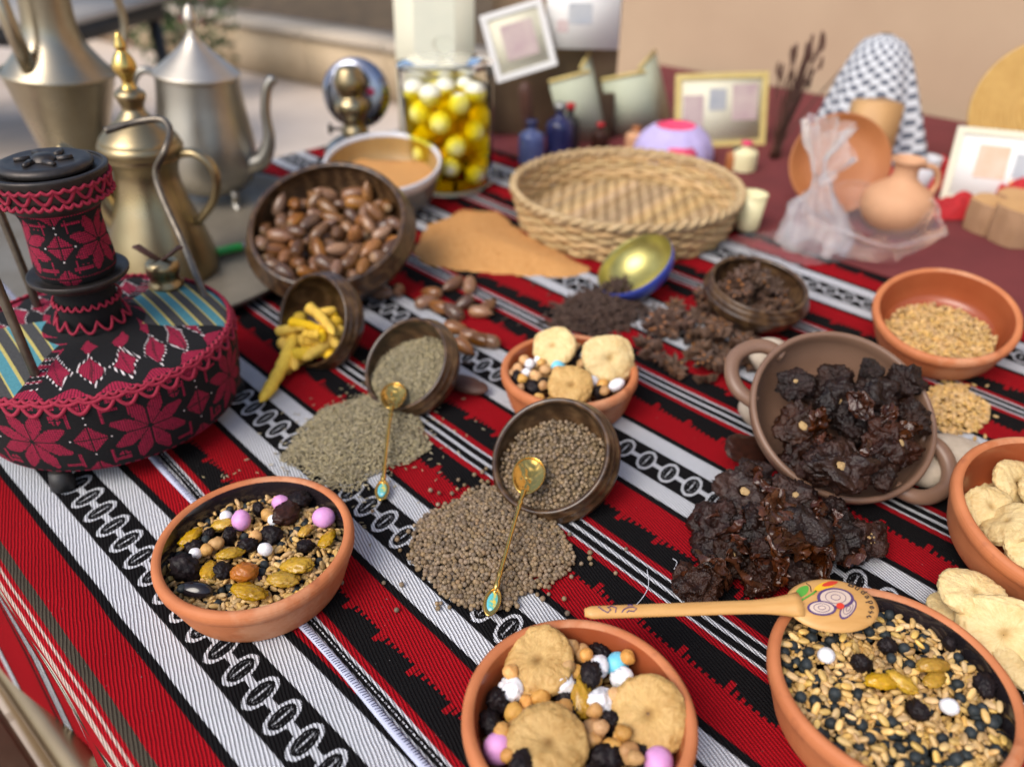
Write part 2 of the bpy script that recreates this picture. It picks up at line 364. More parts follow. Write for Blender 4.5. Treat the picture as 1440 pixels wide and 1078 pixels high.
M['lace'] = pm('crimson_crochet', (.33, .014, .045), (.23, .008, .028), .85, scale=400, bump=.6, bscale=900)
def wood_bowl_mat():
    m, nt, b = new_mat('turned_dark_wood')
    tc = nt.nodes.new('ShaderNodeTexCoord'); sp = nt.nodes.new('ShaderNodeSeparateXYZ'); nt.links.new(tc.outputs['Object'], sp.inputs[0])
    x, y, z = (X(nt, sp.outputs[i]) for i in range(3))
    n1 = noise(nt, 9, 5, stretch=(1, 6, 6)); n2 = noise(nt, 55, 4, stretch=(.3, 3, 3))
    g = ((x*1.2+z*.6)*260 + n1*16).sin()*.5+.5
    f = (g*.55+n2*.6).min(1.0)
    col = ramp(nt, f, [(0, (.020, .0095, .0045)), (.45, (.046, .023, .010)), (.75, (.072, .037, .016)), (1, (.13, .075, .034))])
    nt.links.new(col, b.inputs['Base Color']); b.inputs['Roughness'].default_value = .3; b.inputs['Coat Weight'].default_value = .25; b.inputs['Coat Roughness'].default_value = .2
    set_bump(nt, b, f, .12, .0005); return m
M['woodbowl'] = wood_bowl_mat()

# ------------------------------------------------------------------ woven cloth
def cloth_mat():
    m, nt, b = new_mat('striped_woven_cloth')
    uv = nt.nodes.new('ShaderNodeUVMap'); sp = nt.nodes.new('ShaderNodeSeparateXYZ'); nt.links.new(uv.outputs[0], sp.inputs[0])
    V = X(nt, sp.outputs[0]); n = X(nt, sp.outputs[1])
    wob = (noise(nt, 12, 2, vec=uv.outputs[0])-.5)*.0030
    ribc = (n*math.cos(rad(16))+V*math.sin(rad(16)))/.0027 + (noise(nt, 60, 2, vec=uv.outputs[0])-.5)*.7
    rib = ribc.frac(); ribi = ribc.m('FLOOR')
    tri = (rib-.5).abs()*2                                   # 1 in the gap between two ribs
    U0 = n + wob + (rib-.5)*.0011
    U1 = U0 - (V+.45)*.056
    sel = n.lt(.1555)
    w = U0.lt(.226); U2 = w*((U0-.226)*1.13+.226)+(1-w)*U0
    q2 = (((U2-.150)/.246).frac())*.246-.123
    q = sel*(U1-.0985)+(1-sel)*q2; d = q.abs()
    BL, WH, RD = (.0075, .0075, .008), (.64, .66, .70), (.365, .005, .011)
    col = ramp(nt, d/.125, [(0, BL), (.156, WH), (.320, BL), (.374, RD), (.618, BL), (.838, RD), (.892, WH), (.914, BL), (.966, WH)], True)
    # comb teeth growing out of the wide red stripe
    t = (V/.043+.35).frac(); tooth = (V/.0062).frac().lt(.52)
    reach = (t*-1+1).pow(1.6)*.0085
    teeth = tooth*d.between(.0768, .0785+.0)   # always a short stub
    teeth = teeth.max(tooth*d.gt(.0768)*(d-.0795-reach*.55).lt(0)).max(t.lt(.12)*d.between(.0768, .0885)).max(tooth*(d-.077-reach).between(-.0035, .001))
    col = mixc(nt, teeth*sel.m('SUBTRACT', 1).abs(), col, RD)
    # ring-and-cross motif down the middle of the black stripe
    P = .0278
    vp = ((V+(q*.16))/P).frac()*P-P/2; vq = vp.snap(.00085)+.0004; uq = q.snap(.0010)+.0005
    r = ((vq/.0090).pow(2)+(uq/.0150).pow(2)).sqrt()
    ring = r.between(.79, 1.05)
    join = vq.abs().gt(.0085)*uq.abs().lt(.0028)+vq.abs().between(.0105, .0145)*uq.abs().lt(.0055)*.0
    dot = vq.abs().lt(.0010)*uq.abs().lt(.0026)+vq.abs().lt(.0005)*uq.abs().lt(.0085)*((V/.0012).frac().lt(.6))
    dash = r.between(.52, .60)*((V*1.0+q*.6)/.0022).frac().lt(.35)
    mot = ring.max(join).max(dot*.8).max(dash*.45).min(1.0)*d.lt(.0185)
    col = mixc(nt, mot, col, WH)
    col = mixc(nt, ((n-.1638).abs().lt(.0005))*((V/.0042).frac().lt(.65)), col, WH)
    # border that runs over the table edge
    bt = U1; bandV = (V/.15+.1).frac()
    hang = ramp(nt, bandV, [(0, RD), (.34, BL), (.38, RD), (.42, BL), (.45, WH), (.475, BL), (.50, WH), (.525, BL), (.56, RD), (.80, WH), (.90, BL), (.93, RD)], True)
    lensw = ((V*46).sin()*.5+.5).pow(.7)*.013
    lens = ((bt+.020).abs()-lensw).lt(0); lensin = (((bt+.020).abs()-lensw*.55).abs()).lt(.0014).max((bt+.020).abs().lt(.0016))
    hang = mixc(nt, bt.gt(-.036), hang, RD); hang = mixc(nt, lens, hang, (.62, .6, .5)); hang = mixc(nt, lensin*lens, hang, (.03, .03, .02))
    hang = mixc(nt, bt.between(-.002, .003).max(bt.between(.0075, .0095)), hang, (.55, .42, .36))
    hang = mixc(nt, bt.gt(.0130), hang, (.075, .062, .045))
    col = mixc(nt, bt.lt(.021)*sel, col, hang)
    # woven relief: ribs of thread with dark gaps
    thr = (((V*math.cos(rad(16))-n*math.sin(rad(16)))/.0016+ribi*.37).frac()-.5).abs()*2
    gap = (tri-.54).max(0.0)*2.2
    fz = noise(nt, 900, 2, vec=uv.outputs[0])
    dk = (gap*.80+thr.pow(3)*.38+(fz-.5)*.5).max(0.0).min(.9)
    col = mixc(nt, dk, col, (.007, .005, .006)); big = noise(nt, 7, 3, vec=uv.outputs[0])
    hs = nt.nodes.new('ShaderNodeHueSaturation'); nt.links.new(col, hs.inputs['Color']); nt.links.new((big*.5+.75).o, hs.inputs['Value'])
    lint = (noise(nt, 420, 1, vec=uv.outputs[0]).gt(.78))*.5
    nt.links.new(mixc(nt, lint, hs.outputs[0], (.3, .28, .27)), b.inputs['Base Color'])
    b.inputs['Roughness'].default_value = .9; b.inputs['Specular IOR Level'].default_value = .06
    set_bump(nt, b, (1-tri.pow(2))*.8-thr.pow(2)*.35+mot*.35+fz*.45, .75, .0014)
    return m
M['cloth'] = cloth_mat()
EDGE = lambda v: .056*(v+.45)          # the edge fold is a few degrees off the stripes
def build_cloth():
    ulist = [-.34+.02*i for i in range(17)]+[0+.006*i for i in range(6)]+[.036+.0136*i for i in range(80)]
    vlist = [-1.50+.02*i for i in range(101)]
    V = []; uvs = []; F = []; R = .016
    for u in ulist:
        for v in vlist:
            k = max(0, min(1, (.16-u)/.10)) if u < .16 else 0
            nn = u + EDGE(v)*k
            if u >= R: pos = (nn, 0.0)
            else:
                s = R-u; a = min(s/R, math.pi/2); extra = max(0, s-R*math.pi/2)
                wave = .018*math.sin(v*13)*min(1, extra/.15)+.03*extra
                pos = (R+EDGE(v)*k - R*math.sin(a)-wave, -R*(1-math.cos(a))-extra)
            z = pos[1]
            if u > .04: z += .0012*mn.noise(Vector((nn*9, v*7, 3)))+.0016*mn.noise(Vector((nn*22+v*6, v*3, 8)))
            V.append(UV(pos[0], v, z)); uvs.append((v, nn))
    nv = len(vlist)
    for i in range(len(ulist)-1):
        for j in range(nv-1): F.append((i*nv+j, (i+1)*nv+j, (i+1)*nv+j+1, i*nv+j+1))
    o = mk('striped_tablecloth', V, F, M['cloth'])
    l = o.data.uv_layers.new(name='UVMap')
    for k, lp in enumerate(o.data.loops): l.data[k].uv = uvs[lp.vertex_index]
    tag(o, 'red black and white striped woven cloth covering the long table', 'tablecloth')
    return o
cloth = build_cloth()
# the seam where two widths of cloth are sewn together, with its pale overlock tape
mb = MB(); pth = [UV(.1555+.001*math.sin(v*30)+.018*max(0, v+.7)**2*.0, v, .0012) for v in [-1.5+.01*i for i in range(200)]]
mb.add(tube(pth, .0034, 8, flat=.35)); seam = mb.obj('seam_tape', M['tape'], cloth)
mb = MB()
for i in range(760):
    v = -1.49+.0026*i+random.uniform(-.0004, .0004); c = UV(.1558, v, .0022)
    dv = nU*.0030+nV*random.uniform(.0003, .0016)
    mb.add(tube([c-dv*.5, c+Vector((0, 0, .0002)), c+dv*.8], .00042, 4))
st = mb.obj('overlock_stitching', M['navy'], cloth); st['kind'] = 'stuff'
seam['label'] = 'pale blue tape sewn along the seam'

# ------------------------------------------------------------------ the setting
def poly_uv(name, pts, z, mat):
    return mk(name, [UV(u, v, z) for u, v in pts], [tuple(range(len(pts)))], mat, smooth=False)
gnd = mk('ground', [(-60, -60, -.02), (60, -60, -.02), (60, 60, -.02), (-60, 60, -.02)], [(0, 1, 2, 3)], M['paving'], smooth=False); gnd['kind'] = 'structure'
slab = MB().add(box(-.297, .297, -.297, .297, -.03, .0, .006)).mesh('paving_slab', M['paving'], False)
for i in range(-6, 6):
    for j in range(-11, 4):
        u, v = -1.8+i*.6+2.4, j*.6-.3
        c = nU*(u-2.0)+nV*v
        if -4.5 < c.x < 1.5 and -.5 < c.y < 7: put('paving_slab', slab, gnd, (c.x, c.y, 0), (0, 0, TH))
tb = thing('long_table', 'long wooden table under the striped cloth', 'table', UV(.6, -.5, -TZ))
tb.rotation_euler = (0, 0, TH)
MB().add(box(-1.0, 1.2, -.54, 1.45, TZ-.035, TZ-.004, .004)).obj('table_top', M['darkwood'], tb)
for x in (-.95, 1.1):
    for y in (-.50, 1.38): MB().add(box(x, x+.05, y, y+.05, 0, TZ-.034, .004)).obj('leg', M['darkwood'], tb)
mc = mk('maroon_tablecloth', [UV(1.112, -1.5, .003), UV(1.112, .6, .003), UV(2.06, .6, .003), UV(2.06, -1.5, .003), UV(1.112, -1.5, .0), UV(1.112, .6, .0)], [(0, 1, 2, 3), (0, 4, 5, 1)], M['maroon'], smooth=False)
tag(mc, 'plain maroon cloth on the back part of the table', 'tablecloth')
# beige wall behind the table
wl = MB().add(box(-1.72, 5, 0, .25, 0, 3.2)).obj('plaster_wall', M['plaster'], None, False)
wl.location = UV(2.10, 0, -TZ); wl.rotation_euler = (0, 0, TH); tag(wl, 'smooth beige plaster wall behind the table', 'wall')
# low sandstone planter wall with dark soil and shrubs beyond
PA, PB = W(335, 97, -TZ), W(480, 128, -TZ); pd = (PB-PA).normalized(); pn = Vector((-pd.y, pd.x, 0)); pang = math.atan2(pd.y, pd.x)
pl = thing('planter_wall', 'low sandstone wall edging a dark planted bed', 'low wall', PA, (0, 0, pang))
for k in range(8): MB().add(box(-2.4+k*.8+.003, -1.6+k*.8-.003, 0, .30, 0, .30, .01)).obj('stone_block', M['ledge'], pl)
for k in range(8): MB().add(box(-2.4+k*.8+.003, -1.6+k*.8-.003, -.03, .33, .30, .345, .012)).obj('coping_stone', M['stone'], pl)
so = mk('planted_bed', [PA+pd*-8+pn*.3+Vector((0, 0, .24)), PA+pd*3.9+pn*.3+Vector((0, 0, .24)), PA+pd*3.9+pn*7+Vector((0, 0, 3.2)), PA+pd*-8+pn*7+Vector((0, 0, 3.2))], [(0, 1, 2, 3)], M['soil'], smooth=False); so['kind'] = 'structure'
def foliage(name, label, c, size, n, mat, leaf, extra=None):
    t = thing(name, label, 'shrub', c)
    mb = MB().add(tube([(0, 0, 0), (.02, .01, size[2]*.5), (-.01, .02, size[2]*.9)], [.012, .008, .004], 6))
    for k in range(5):
        a = k*1.3; mb.add(tube([(0, 0, size[2]*.2), (size[0]*.5*math.cos(a), size[1]*.5*math.sin(a), size[2]*(.5+.08*k))], [.007, .003], 5))
    mb.obj('stem', M['darkwood'], t)
    base = ([(0, 0, 0), (.5, .22, .05), (1, 0, 0), (.5, -.22, .05)], [(0, 1, 2), (0, 2, 3)])
    p = rng.normal(size=(n, 3)); p /= np.linalg.norm(p, axis=1)[:, None]; p *= rng.uniform(.4, 1, (n, 1))
    p = p*np.array(size)*.5+np.array([0, 0, size[2]*.55])
    scatter('foliage', base, p, randq(n), rng.uniform(.6, 1.2, n)*leaf, mat, t)
    if extra: scatter('blossom', base, p[:extra]+rng.normal(0, .02, (extra, 3)), randq(extra), rng.uniform(.6, 1.1, extra)*leaf*.9, M['flower'], t)
def fw(px, py, z): return W(px, py, z-TZ)      # point at absolute height z
foliage('flowering_shrub', 'leafy green shrub with magenta flowers behind the silver teapot', Vector((-2.15, 5.4, .0)), (.9, .9, 1.25), 1500, M['leaf'], .075, 60)
foliage('green_shrub', 'loose dry green shrub growing in the dark bed', Vector((-1.6, 7.4, .55)), (1.6, 1.2, .8), 900, M['leaf'], .08)
foliage('green_shrub', 'low sparse shrub at the far end of the dark bed', Vector((-.6, 6.7, .6)), (1.0, 1.0, .55), 350, M['leaf'], .07)
# second table with pale stone top and black frame
t2 = thing('side_table', 'far table with grey stone top and black frame', 'table', Vector((-2.75, 4.05, 0)), (0, 0, rad(-8)))
MB().add(box(-1.2, .95, -.45, .45, .70, .735, .006)).obj('table_top', M['stonetop'], t2)
MB().add(box(-1.17, .92, -.43, .43, .62, .70, .004)).obj('apron', M['black'], t2)
for x in (-1.15, .85):
    for y in (-.40, .35): MB().add(box(x, x+.05, y, y+.05, 0, .62, .003)).obj('leg', M['black'], t2)
bx = thing('black_crate', 'black plastic crate standing on the far stone-topped table', 'crate', Vector((-2.98, 4.05, .735)), (0, 0, .1))
mb = MB()
for a in (box(-.3, .3, -.2, .2, 0, .02), box(-.3, .3, -.2, -.18, .0, .22), box(-.3, .3, .18, .2, 0, .22), box(-.3, -.28, -.18, .18, 0, .22), box(.28, .3, -.18, .18, 0, .22)): mb.add(a)
mb.obj('shell', M['black'], bx, False); MB().add(box(-.32, .32, -.22, .22, .22, .245, .005)).obj('rim', M['black'], bx)
og = MB().add(blob(3, (.05, .05, .046), .01, 3, 2, False, amp2=.02)).obj('orange_fruit', M['apricot']); og.location = Vector((-3.02, 3.9, 1.03))
tag(og, 'bright orange fruit on top of the black crate', 'orange')
# tubular chair beside the table, at the lower left
ch = thing('tubular_chair', 'brushed metal tubular chair pushed beside the hanging cloth', 'chair', (0, 0, 0))
ra, rb_ = W(-60, 830, -.30), W(175, 1165, -.30); dr = (rb_-ra).normalized(); sd = Vector((dr.y, -dr.x, 0))*-1
if sd.x > 0: sd = -sd
for k in (0, .42):
    o_ = sd*k; dn = lambda p, z: Vector((p.x, p.y, z))
    MB().add(tube(_cr([dn(ra-dr*.02+o_, 0), dn(ra-dr*.02+o_, .30), dn(ra-dr*.01+o_, .43), ra+dr*.03+o_, ra.lerp(rb_, .5)+o_, rb_-dr*.03+o_, dn(rb_+dr*.01+o_, .43), dn(rb_+dr*.02+o_, .30), dn(rb_+dr*.02+o_, 0)], 5), .019, 14)).obj('side_frame', M['tubechair'], ch)
mm_ = Matrix((dr, sd, Vector((0, 0, 1)))).transposed().to_4x4(); mm_.translation = ra
MB().add(box(.03, (rb_-ra).length-.03, .03, .39, -.012, .014, .006), mm_).obj('seat', M['shade_and_seat'], ch)

# ------------------------------------------------------------------ small edible things: shared meshes
def fig_mesh(k, mat, pale=False):
    off = Vector((k*5.1, k*2.7, k))
    def sh(p, v):
        r2 = v.x*v.x+v.y*v.y; a = math.atan2(v.y, v.x)
        fold = 1-min(1, 3*abs(mn.noise(Vector((math.cos(a)*4.2, math.sin(a)*4.2, r2*1.2))+off)))**.6+.5*abs(mn.noise(Vector((math.cos(a)*11, math.sin(a)*11, r2))+off))
        z = math.copysign(abs(v.z)**.72, v.z)*.0078*(p.z/(v.z*.0096) if abs(v.z) > .02 else 1)
        if v.z > 0: z -= .0038*math.exp(-r2/(.04+.02*(k % 3)))+.0017*fold*min(1, r2*5)*(1-.5*r2)
        z += .0032*mn.noise(Vector((v.x*1.3, v.y*1.3, 0))+off)+.0016*r2*math.cos(2*a+k)
        out = 1+.10*mn.noise(Vector((math.cos(a)*.9, math.sin(a)*.9, 5))+off)+.05*math.exp(-((a-1+k % 4)/.25)**2)
        return Vector((p.x*out, p.y*out, z))
    return MB().add(wrinkle(5, (.0250, .0240, .0096), k+131, [(1.2, .03), (2.6, .04), (5.5, .03), (11, .018)], .06, sh, -1)).mesh('dried_fig', mat)
FIG = [fig_mesh(k, M['fig']) for k in range(4)]; FIGP = [fig_mesh(k+9, M['fig_pale']) for k in range(4)]
EYE = MB().add(blob(2, (.0017, .0013, .0007), .4, 2, 4)).mesh('fig_eye', M['fig_eye'])
def bm_set(fn, n): return [fn(k) for k in range(n)]
RAIS = bm_set(lambda k: MB().add(wrinkle(4, (.0110, .0082, .0070), k+1, [(1.6, .12), (3.0, .22), (6.0, .12)], .15, None, -1)).mesh('black_raisin', M['raisin']), 4)
RAISB = bm_set(lambda k: MB().add(wrinkle(4, (.0105, .0078, .0052), k+11, [(1.6, .2), (3.2, .2), (6.5, .1)])).mesh('brown_raisin', M['raisin_brown']), 2)
GOLD = bm_set(lambda k: MB().add(wrinkle(4, (.0125, .0066, .0048), k+21, [(1.4, .12), (2.8, .16), (5.5, .08)], .15, None, -1)).mesh('golden_raisin', M['golden']), 4)
APR = MB().add(wrinkle(4, (.0105, .0088, .0070), 31, [(1.5, .12), (3.2, .12)], .15, None, -1)).mesh('dried_apricot', M['apricot'])
def chick(k):
    def sh(p, v):
        c = math.exp(-(v.x/.16)**2)*max(0, v.z+.2)          # groove between two lobes
        return Vector((p.x*(1+.08*abs(v.x)), p.y, p.z))*(1-.16*c) + Vector((0, .0016*math.exp(-((v.y-1)/.25)**2), 0))
    return MB().add(blob(3, (.0054, .0049, .0049), .05, 2.6, k+41, False, sh)).mesh('chickpea', M['chickpea'])
CHICK = bm_set(chick, 3)
def sugar(k, mat, s=1.0, lump=.05): return MB().add(blob(3, (.0078*s, .0074*s, .0068*s), lump, 2.3, k+51, True, amp2=.05)).mesh('sugared_almond', mat)
lumpy = lambda k, s: MB().add(wrinkle(4, (.0082*s, .0074*s, .0070*s), k, [(1.2, .26), (2.6, .10)], .2)).mesh('sugared_almond', M['sugar_white'])
SUGW = [sugar(0, M['sugar_white'], .78, .04), lumpy(7, 1.12), lumpy(8, 1.0)]
SUGP = [sugar(3, M['sugar_pink'], 1.15, .05), sugar(4, M['sugar_pink'], 1.05, .09)]
SUGB = [sugar(5, M['sugar_blue'], 1.15, .02)]
def egg(mat): return MB().add(blob(3, (.0100, .0068, .0064), .0, 2, 1, False, amp2=.02)).mesh('sugared_almond', mat)
EGGW = egg(M['sugar_white'])
def grain_vf(L=.0041, r=.0022, n=8, m=6):
    V = []; F = []; V.append((-L, 0, 0))
    for i in range(1, m):
        s = -math.cos(math.pi*i/m); rr = r*math.sin(math.pi*i/m)**.8
        for k in range(n):
            a = 2*math.pi*k/n; c = .55 if (k == 2) else 1.0
            V.append((s*L, rr*math.cos(a), rr*math.sin(a)*c*.85))
    V.append((L, 0, 0)); e = len(V)-1
    for k in range(n):
        F.append((0, 1+(k+1) % n, 1+k)); b = 1+(m-2)*n; F.append((e, b+k, b+(k+1) % n))
    for i in range(m-2):
        for k in range(n):
            a = 1+i*n+k; b2 = 1+i*n+(k+1) % n; F.append((a, b2, b2+n)); F.append((a, b2+n, a+n))
    return V, F
WHEAT = MB().add(grain_vf()).mesh('wheat_grain', M['wheat'])
PEA = bm_set(lambda k: MB().add(blob(2, (.0039, .0039, .0035), .06, 2.4, k+61)).mesh('dark_lentil', M['pea']), 2)
DATE = MB().add(blob(3, (.0150, .0072, .0066), .03, 1.5, 71, False, amp2=.06)).mesh('black_olive', M['black_glaze'])

class Pack:
    """drop things one after the other so that each rests on what is already there"""
    def __init__(s): s.P = np.zeros((0, 4))
    def add(s, p, r): s.P = np.vstack([s.P, [p[0], p[1], p[2], r]])
    def zrest(s, x, y, r, floor, sq=.75):
        z = floor+r*.6
        if len(s.P):
            d2 = (s.P[:, 0]-x)**2+(s.P[:, 1]-y)**2; R = s.P[:, 3]+r; k = d2 < R*R
            if k.any(): z = max(z, float((s.P[k, 2]+sq*np.sqrt(R[k]**2-d2[k])).max()))
        return z
    def drop(s, c, R, r, floor, tries=10, zmax=9):
        best = None
        for _ in range(tries):
            a = random.uniform(0, 6.283); q = (R-r)*math.sqrt(random.random()); x, y = c[0]+q*math.cos(a), c[1]+q*math.sin(a)
            z = s.zrest(x, y, r, floor)
            if best is None or z < best[2]: best = (x, y, z)
        if best[2] > zmax: return None
        s.add(best, r); return best
def facing(c, up=.5, jit=.25):
    """rotation that turns local +z partly towards the camera side, partly up"""
    d = Vector((0, -1, 0))*(1-up)+Vector((0, 0, 1))*up+Vector((random.gauss(0, jit), random.gauss(0, jit), 0))
    return (d.normalized().to_track_quat('Z', 'Y') @ Quaternion((0, 0, 1), random.uniform(0, 6.28))).to_euler()
def rrot(): return Quaternion(tuple(randq(1)[0])).to_euler()
def frot(t=.4): return (random.gauss(0, t), random.gauss(0, t), random.uniform(0, 6.28))
def item(name, me, p, label, cat, group, rot=None, scale=1.0):
    o = put(name, me, None, p, rot if rot is not None else rrot(), scale); return tag(o, label, cat, group)
def fig(me, p, n, label, group, scale=1.0, spin=None, eye=True):
    q = Vector(n).normalized().to_track_quat('Z', 'Y') @ Quaternion((0, 0, 1), spin if spin is not None else random.uniform(0, 6.28))
    o = put('dried_fig', me, None, p, q.to_euler(), scale); tag(o, label, 'fig', group)
    if eye: put('eye', EYE, o, (0, 0, .0030), (0, 0, random.uniform(0, 6)))
    return o

# ------------------------------------------------------------------ terracotta bowls
def terra_bowl(label, c, r, h, lining, n=(0, 0, 1), rz=None):
    """c: centre under the rim, r: outer rim radius, h: rim height"""
    t = thing('terracotta_bowl', label, 'bowl', Vector((c[0], c[1], TZ)))
    up = Vector(n).normalized(); q = up.to_track_quat('Z', 'Y')
    if up.z < .999: t.rotation_euler = (up.to_track_quat('Z', 'Y')).to_euler(); t.location = Vector((c[0], c[1], TZ+(rz or h)))-up*h
    wob = lambda a, z: .004*math.sin(2*a+c[0]*40)+.002*math.sin(5*a+c[1]*30)
    w = .0075
    out = [(0, .0), (r*.80, .0), (r*.845, .002), (r*.87, .006), (r*.93, h*.45), (r*.955, h*.66), (r*.965, h*.71), (r*.995, h*.77), (r, h*.86), (r*.992, h*.95), (r*.965, h*.992), (r*.94, h), (r-w*.95, h*.985), (r-w*1.12, h*.95)]
    MB().add(lathe(out, 84, wob)).obj('body', M['terracotta'], t)
    ins = [(r-w*1.10, h*.957), (r-w*1.3, h*.85), (r-w*1.55, h*.6), (r*.80, .014), (r*.74, .0085), (r*.5, .0065), (0, .006)]
    MB().add(lathe(ins, 84, wob)).obj('glazed_lining', lining, t)
    return t
BA = dict(c=(-.211, .453), r=.0805, h=.046); BB = dict(c=(.043, .294), r=.0755, h=.052); BC = dict(c=(.256, .320), r=.081, h=.050)
BE = dict(c=(.063, .712), r=.0755, h=.047); BF = dict(c=(.512, .800), r=.080, h=.048, rz=.068); BD = dict(c=(.449, .462), r=.0835, h=.050, rz=.066)
terra_bowl('terracotta bowl with black glazed lining holding mixed raisins, sweets and grain', lining=M['black_glaze'], **BA)
terra_bowl('terracotta bowl of three flat figs, white sweets and one blue sweet', lining=M['terracotta_glaze'], **BB)
terra_bowl('terracotta bowl full of wheat and dark lentils, with the wooden spoon on it', lining=M['black_glaze'], **BC)
terra_bowl('terracotta bowl of figs and sweets right behind the coriander bowl', lining=M['terracotta_glaze'], **BE)
terra_bowl('terracotta bowl half filled with plain wheat, tipped slightly forward', lining=M['terracotta_glaze'], n=(-.15, -.27, .95), **BF)
terra_bowl('terracotta bowl holding only pale dried figs', lining=M['terracotta_glaze'], n=(0, -.2, .98), **BD)

def grain_bed(name, label, c, R, z, mats, dens=1.2):
    n = int(R*R*3.14/(.0072*.0034)*dens); a = rng.uniform(0, 6.283, n); q = R*np.sqrt(rng.random(n))
    p = np.stack([c[0]+q*np.cos(a), c[1]+q*np.sin(a), np.full(n, z)+rng.normal(0, .0012*dens, n)], 1)
    o = scatter(name, grain_vf(), p, flatq(n, .3), rng.uniform(.8, 1.1, n), mats)
    return tag(o, label, 'grain', kind='stuff')
# --- bowl A: mixed raisins, sweets, chickpeas, grain
pk = Pack(); zA = TZ+.024; c = BA['c']
grain_bed('grain_bed', 'lower layer of grain under the raisins in the black lined bowl', c, .069, zA+.004, M['wheat_i'])
def atpx(pk, px, py, h, r): p = W(px, py, h); pk.add(p, r*.85); return p
G1 = 'mixed dried fruit in the black lined bowl'
for px, py, s in [(420, 703, 1.2), (363, 716, .85), (260, 798, 1.45), (273, 768, 1.0), (323, 754, .9), (348, 767, 1.1), (383, 753, 1.1), (430, 767, .9), (315, 803, 1.0), (293, 752, .8)]:
    item('black_raisin', random.choice(RAIS), atpx(pk, px, py, .034 if s < 1.2 else .037, .0075*s), 'wrinkled black raisin among sweets in the black lined bowl', 'raisin', 'black raisins in the black lined bowl', None, (s*.82, s*.95, s*.8))
item('brown_raisin', RAISB[0], atpx(pk, 403, 721, .038, .009), 'flat brown raisin beside the biggest black raisin at the black lining', 'raisin', None, (.3, .1, 1.2), 1.3)
for px, py, a, s in [(325, 777, .55, 1.05), (294, 801, 1.75, 1.0), (418, 795, -.05, 1.25), (398, 814, -.1, 1.15), (350, 831, -.25, 1.3), (460, 757, 1.2, .9), (429, 746, 1.3, .8), (268, 755, 1.0, 1.0), (313, 737, .1, .9)]:
    item('golden_raisin', random.choice(GOLD), atpx(pk, px, py, .036, .008), 'translucent golden raisin in the black lined bowl', 'raisin', 'golden raisins in the black lined bowl', (random.uniform(-.4, .1), random.uniform(-.2, .2), a), (s*.9, s*1.05, s*.8))
item('dried_apricot', APR, atpx(pk, 344, 804, .037, .010), 'small amber dried apricot in the middle of the black lined bowl', 'apricot', None, (.2, .1, .3), 1.0)
item('black_olive', DATE, atpx(pk, 276, 829, .034, .009), 'smooth glossy black oblong fruit at the front of the black lined bowl', 'dried fruit', None, (.1, .05, -.15), .95)
for px, py, s in [(304, 764, 1.15), (360, 754, 1.1), (377, 724, 1.1), (290, 774, .95)]:
    item('chickpea', random.choice(CHICK), atpx(pk, px, py, .037, .006), 'pale roasted chickpea in the black lined bowl', 'chickpea', 'chickpeas in the black lined bowl', None, s)
for px, py, s in [(373, 772, 1.02), (275, 778, .9), (384, 731, .8), (318, 726, .9)]:
    item('sugared_almond', SUGW[0], atpx(pk, px, py, .037, .006), 'small white sugar ball in the black lined bowl', 'sweet', 'white sweets in the black lined bowl', None, s)
for px, py, s in [(339, 731, 1.0), (455, 727, 1.05), (395, 707, .95)]:
    item('sugared_almond', random.choice(SUGP), atpx(pk, px, py, .038, .008), 'lilac pink sugared sweet in the black lined bowl', 'sweet', 'pink sweets in the black lined bowl', None, s)
for k in range(95):
    b = pk.drop(c, .071, .0032, zA, 8)
    item('dark_lentil', random.choice(PEA), b, 'small dark round lentil in the mixed fruit bowl with black lining', 'lentil', 'lentils in the mixed fruit bowl')
for k in range(85):
    b = pk.drop(c, .071, .0028, zA, 8)
    item('wheat_grain', WHEAT, b, 'golden wheat grain in the mixed fruit bowl with black lining', 'grain', 'wheat grains in the mixed fruit bowl', frot(.5), random.uniform(.85, 1.1))
# --- bowl B: three figs and sweets
pk = Pack(); c = BB['c']; zB = TZ+.020
grain_bed('grain_bed', 'lower layer of grain under the three flat figs', c, .062, zB, M['wheat_i'])
LB = 'flat golden dried fig '
fig(FIG[0], atpx(pk, 757, 930, .044, .016), (-.12, -.30, .95), LB+'with a slit eye, on the bowl side by the coriander heap', None, 1.0)
fig(FIG[1], atpx(pk, 913, 1004, .044, .018), (-.25, -.42, .85), LB+'with a dark amber centre, tilted by the blue sweet', None, 1.04)
fig(FIG[2], atpx(pk, 771, 1046, .046, .018), (.02, -.22, .97), LB+'lying level beside the pink sweet', None, 1.02)
for px, py, me, s in [(837, 940, SUGW[1], 1.05), (844, 988, SUGW[1], 1.12), (790, 962, SUGW[2], 1.1), (720, 968, SUGW[2], 1.1), (876, 956, SUGW[1], 1.0), (771, 997, SUGW[0], .8)]:
    item('sugared_almond', me, atpx(pk, px, py, .038, .008), 'lumpy white sugared sweet among three flat figs', 'sweet', 'white sweets among the three figs', None, s)
item('sugared_almond', SUGB[0], atpx(pk, 868, 934, .038, .008), 'round sky blue sweet in the bowl of three flat figs', 'sweet', None, None, 1.0)
for px, py, s in [(701, 1052, 1.15), (927, 1071, 1.1)]:
    item('sugared_almond', random.choice(SUGP), atpx(pk, px, py, .037, .008), 'pink sweet at the front of the bowl of three flat figs', 'sweet', 'pink sweets among the three figs', None, s)
for px, py, s in [(701, 985, 1.25), (691, 1016, 1.1), (844, 918, .9), (797, 982, 1.1), (861, 1018, 1.15), (849, 1068, 1.4), (748, 1000, .8), (810, 1000, .9), (900, 1060, .9), (815, 955, .8)]:
    item('black_raisin', random.choice(RAIS), atpx(pk, px, py, .034, .009*s), 'wrinkled black raisin in the bowl of three flat figs', 'raisin', 'black raisins among the three figs', None, s*.88)
